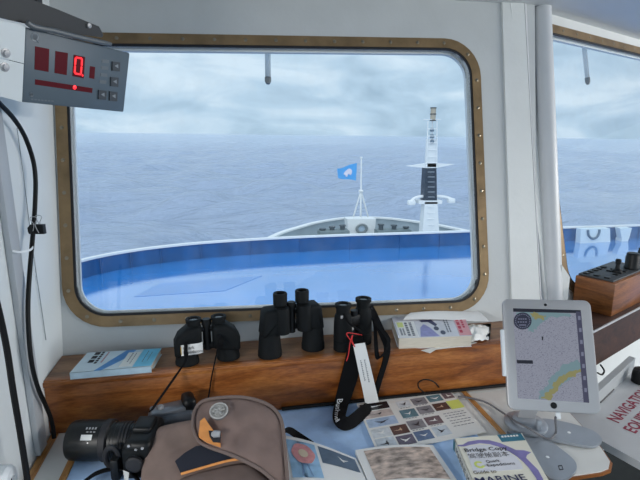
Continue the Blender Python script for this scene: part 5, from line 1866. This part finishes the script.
# binder clip
bc_ = thing('binder_clip', 'black binder clip with wire handles gripping the black cable', 'clip', lx(35, 234, 0.03))
qa, qb = lx(28.5, 229, 0.033), lx(44.5, 229, 0.033)
dyc = (qb - qa).normalized()
mc = (qa + qb) / 2
MC = frame(mc, CR, (0, 0, 1))
prof = [(-0.017, -0.0115), (0.019, -0.0115), (0.019, 0.0115), (-0.012, 0.0115), (-0.019, 0.004), (-0.019, -0.005)]
obj('clip_body', MB().prism([(x, z) for x, z in prof], -0.007, 0.007, MC @ Matrix.Rotation(pi / 2, 4, 'X'), r=0.002), M_black, bc_)
for s_ in (-1, 1):
    wp = [Vector((-0.006, s_ * 0.009, -0.008)), Vector((0.0, s_ * 0.010, 0.012)), Vector((-0.007, s_ * 0.010, 0.026)), Vector((-0.003, s_ * 0.010, 0.031)), Vector((0.006, s_ * 0.010, 0.031)), Vector((0.009, s_ * 0.010, 0.026)), Vector((0.003, s_ * 0.010, 0.012)), Vector((0.009, s_ * 0.009, -0.008))]
    obj('wire_handle', MB().tube(smooth_path([MC @ w_ for w_ in wp], 4), 0.0009, 6), M_silver, bc_)
# white socket at the lower left
pk2 = lx(8, 478, 0.02)
sk = thing('wall_socket', 'round white plastic socket low on the side wall', 'socket', pk2 - Vector((0, 0, 0.03)))
Msk = frame(Vector((LEFT_X + 0.001, pk2.y, pk2.z - 0.012)), (0, 1, 0), (1, 0, 0))
obj('shell', MB().lathe([(0.036, 0.0), (0.036, 0.018), (0.030, 0.026), (0.014, 0.027), (0.013, 0.02), (0.0, 0.02)], Msk, 24), M_white, sk)
obj('plug_hole', MB().lathe([(0.012, 0.0205), (0.0, 0.0208)], Msk, 16), M_black, sk)

# ------------------------------------------------------------------ control box on the ledge
CBX = onz(611, 317, SHELF_Z)
dist = sqrt(CBX.x ** 2 + CBX.y ** 2)
dr = ray(614, 284)
cz_top = EYE.z + dr.z / sqrt(dr.x ** 2 + dr.y ** 2) * dist
BXH = cz_top - SHELF_Z
ub = (CBX - R_O).dot(R_X)
db = -(CBX - R_O).dot(_h)
BD = 0.135
cb_ = thing('control_box', 'brown wooden box with black joystick panel on the side ledge', 'control box', PL(ub + 0.15, db - BD / 2, SHELF_Z))
def boxat(u0_, u1_, d0, d1, z0, z1, r=0.003):
    c = PL((u0_ + u1_) / 2, (d0 + d1) / 2, (z0 + z1) / 2)
    return MB().rbox(Matrix.Translation(c) @ Matrix.Rotation(BEND, 4, 'Z'), u1_ - u0_, abs(d1 - d0), z1 - z0, r)
obj('case', boxat(ub, ub + 0.34, db, db - BD, SHELF_Z, cz_top), M_box_wood, cb_)
obj('panel', boxat(ub + 0.012, ub + 0.30, db - 0.012, db - BD + 0.004, cz_top, cz_top + 0.007, 0.002), mat('dark_grey_panel', (58, 62, 66), 0.5), cb_)
for i_ in range(5):
    for j_ in range(3):
        if (i_, j_) in ((1, 0), (1, 1), (2, 1)):
            continue
        u_ = ub + 0.03 + i_ * 0.034
        d_ = db - 0.03 - j_ * 0.036
        obj('key', boxat(u_ - 0.008, u_ + 0.010, d_, d_ - 0.018, cz_top + 0.007, cz_top + 0.011, 0.001), M_black, cb_)
jp = onz(617, 272, cz_top + 0.007)
lathe_part('joystick', [(0.017, 0.0), (0.016, 0.008), (0.0085, 0.014), (0.007, 0.03), (0.0095, 0.033), (0.010, 0.046), (0.008, 0.049), (0.0, 0.05)], T(*jp), M_black, cb_)

for x, y in ((631.5, 268.5), (643.5, 263)):
    kq = onz(x, y, cz_top + 0.007)
    kb = lathe_part('control_knob', [(0.026, 0.0), (0.027, 0.006), (0.0245, 0.012), (0.0245, 0.046), (0.0225, 0.05), (0.0225, 0.058), (0.019, 0.061), (0.0, 0.061)], T(*kq), M_black, cb_)

# ------------------------------------------------------------------ white console at the right
ZN = 0.88
cn = thing('console', 'white console with red navigation lettering beside the chart desk', 'console', onz(640, 440, 0.0) * 0 + Vector((1.2, 1.05, 0)))
e0, e1 = onz(566, 421, ZN), onz(640, 462, ZN)
ev_ = (e1 - e0).normalized()
tx0, tx1 = onz(618, 423.5, ZN), onz(640, 402.5, ZN)
et = (tx1 - tx0).normalized()
k0 = e0 - ev_ * 0.1
k1 = e1 + ev_ * 0.5
k2_ = k1 + et * 0.45
k3 = k0 + et * 0.16
seam0, seam1 = onz(600, 403, ZN), onz(628, 376, ZN)
es_ = (seam1 - seam0).normalized()
obj('top', MB().slab([k0, k1, k2_, seam0 + es_ * 0.32, seam0 - es_ * 0.05], (0, 0, -0.022)), mat('console_grey_white', (180, 182, 184), 0.45, var=0.04, vscale=10), cn, smooth=False)
up0, up1 = seam0 - es_ * 0.08, seam0 + es_ * 0.32
obj('upstand', MB().slab([up0, up1, Vector((up1.x, up1.y, lz - 0.004)), Vector((up0.x, up0.y, lz - 0.004))], Vector((-es_.y, es_.x, 0)) * 0.02), mat('upstand_grey_white', (172, 176, 178), 0.5, var=0.05, vscale=12), cn, smooth=False)
cb0 = (k0 + k2_) / 2
ped = (k1 + k2_) / 2
obj('pedestal', MB().rbox(Matrix.Translation(Vector((ped.x - 0.02, ped.y, (ZN - 0.022) / 2))) @ Matrix.Rotation(0.4, 4, 'Z'), 0.3, 0.3, ZN - 0.022, 0.005), mat('console_side', (120, 124, 124), 0.6), cn)
M_red = mat('dark_red_lettering', (136, 40, 62), 0.6)
eup = Vector((-et.y, et.x, 0))
text('lettering', 'NAVIGATION', tx0, et, eup, 0.046, M_red, cn, lift=0.0006, bold=0.022)
tq0 = onz(635, 434, ZN)
text('lettering', 'EQUIPMENT', tq0, et, eup, 0.046, M_red, cn, lift=0.0006, bold=0.022)
kp = onz(641, 382, ZN)
obj('knob', MB().lathe([(0.03, 0.0), (0.03, 0.03), (0.026, 0.045), (0.0, 0.05)], T(*kp), 20), M_black, cn)
obj('rubber_seam', MB().tube([seam0 + es_ * 0.0 + Vector((0, 0, 0.002)), seam0 + es_ * 0.12 + Vector((0, 0, 0.002))], 0.003, 6), M_gasket, cn)
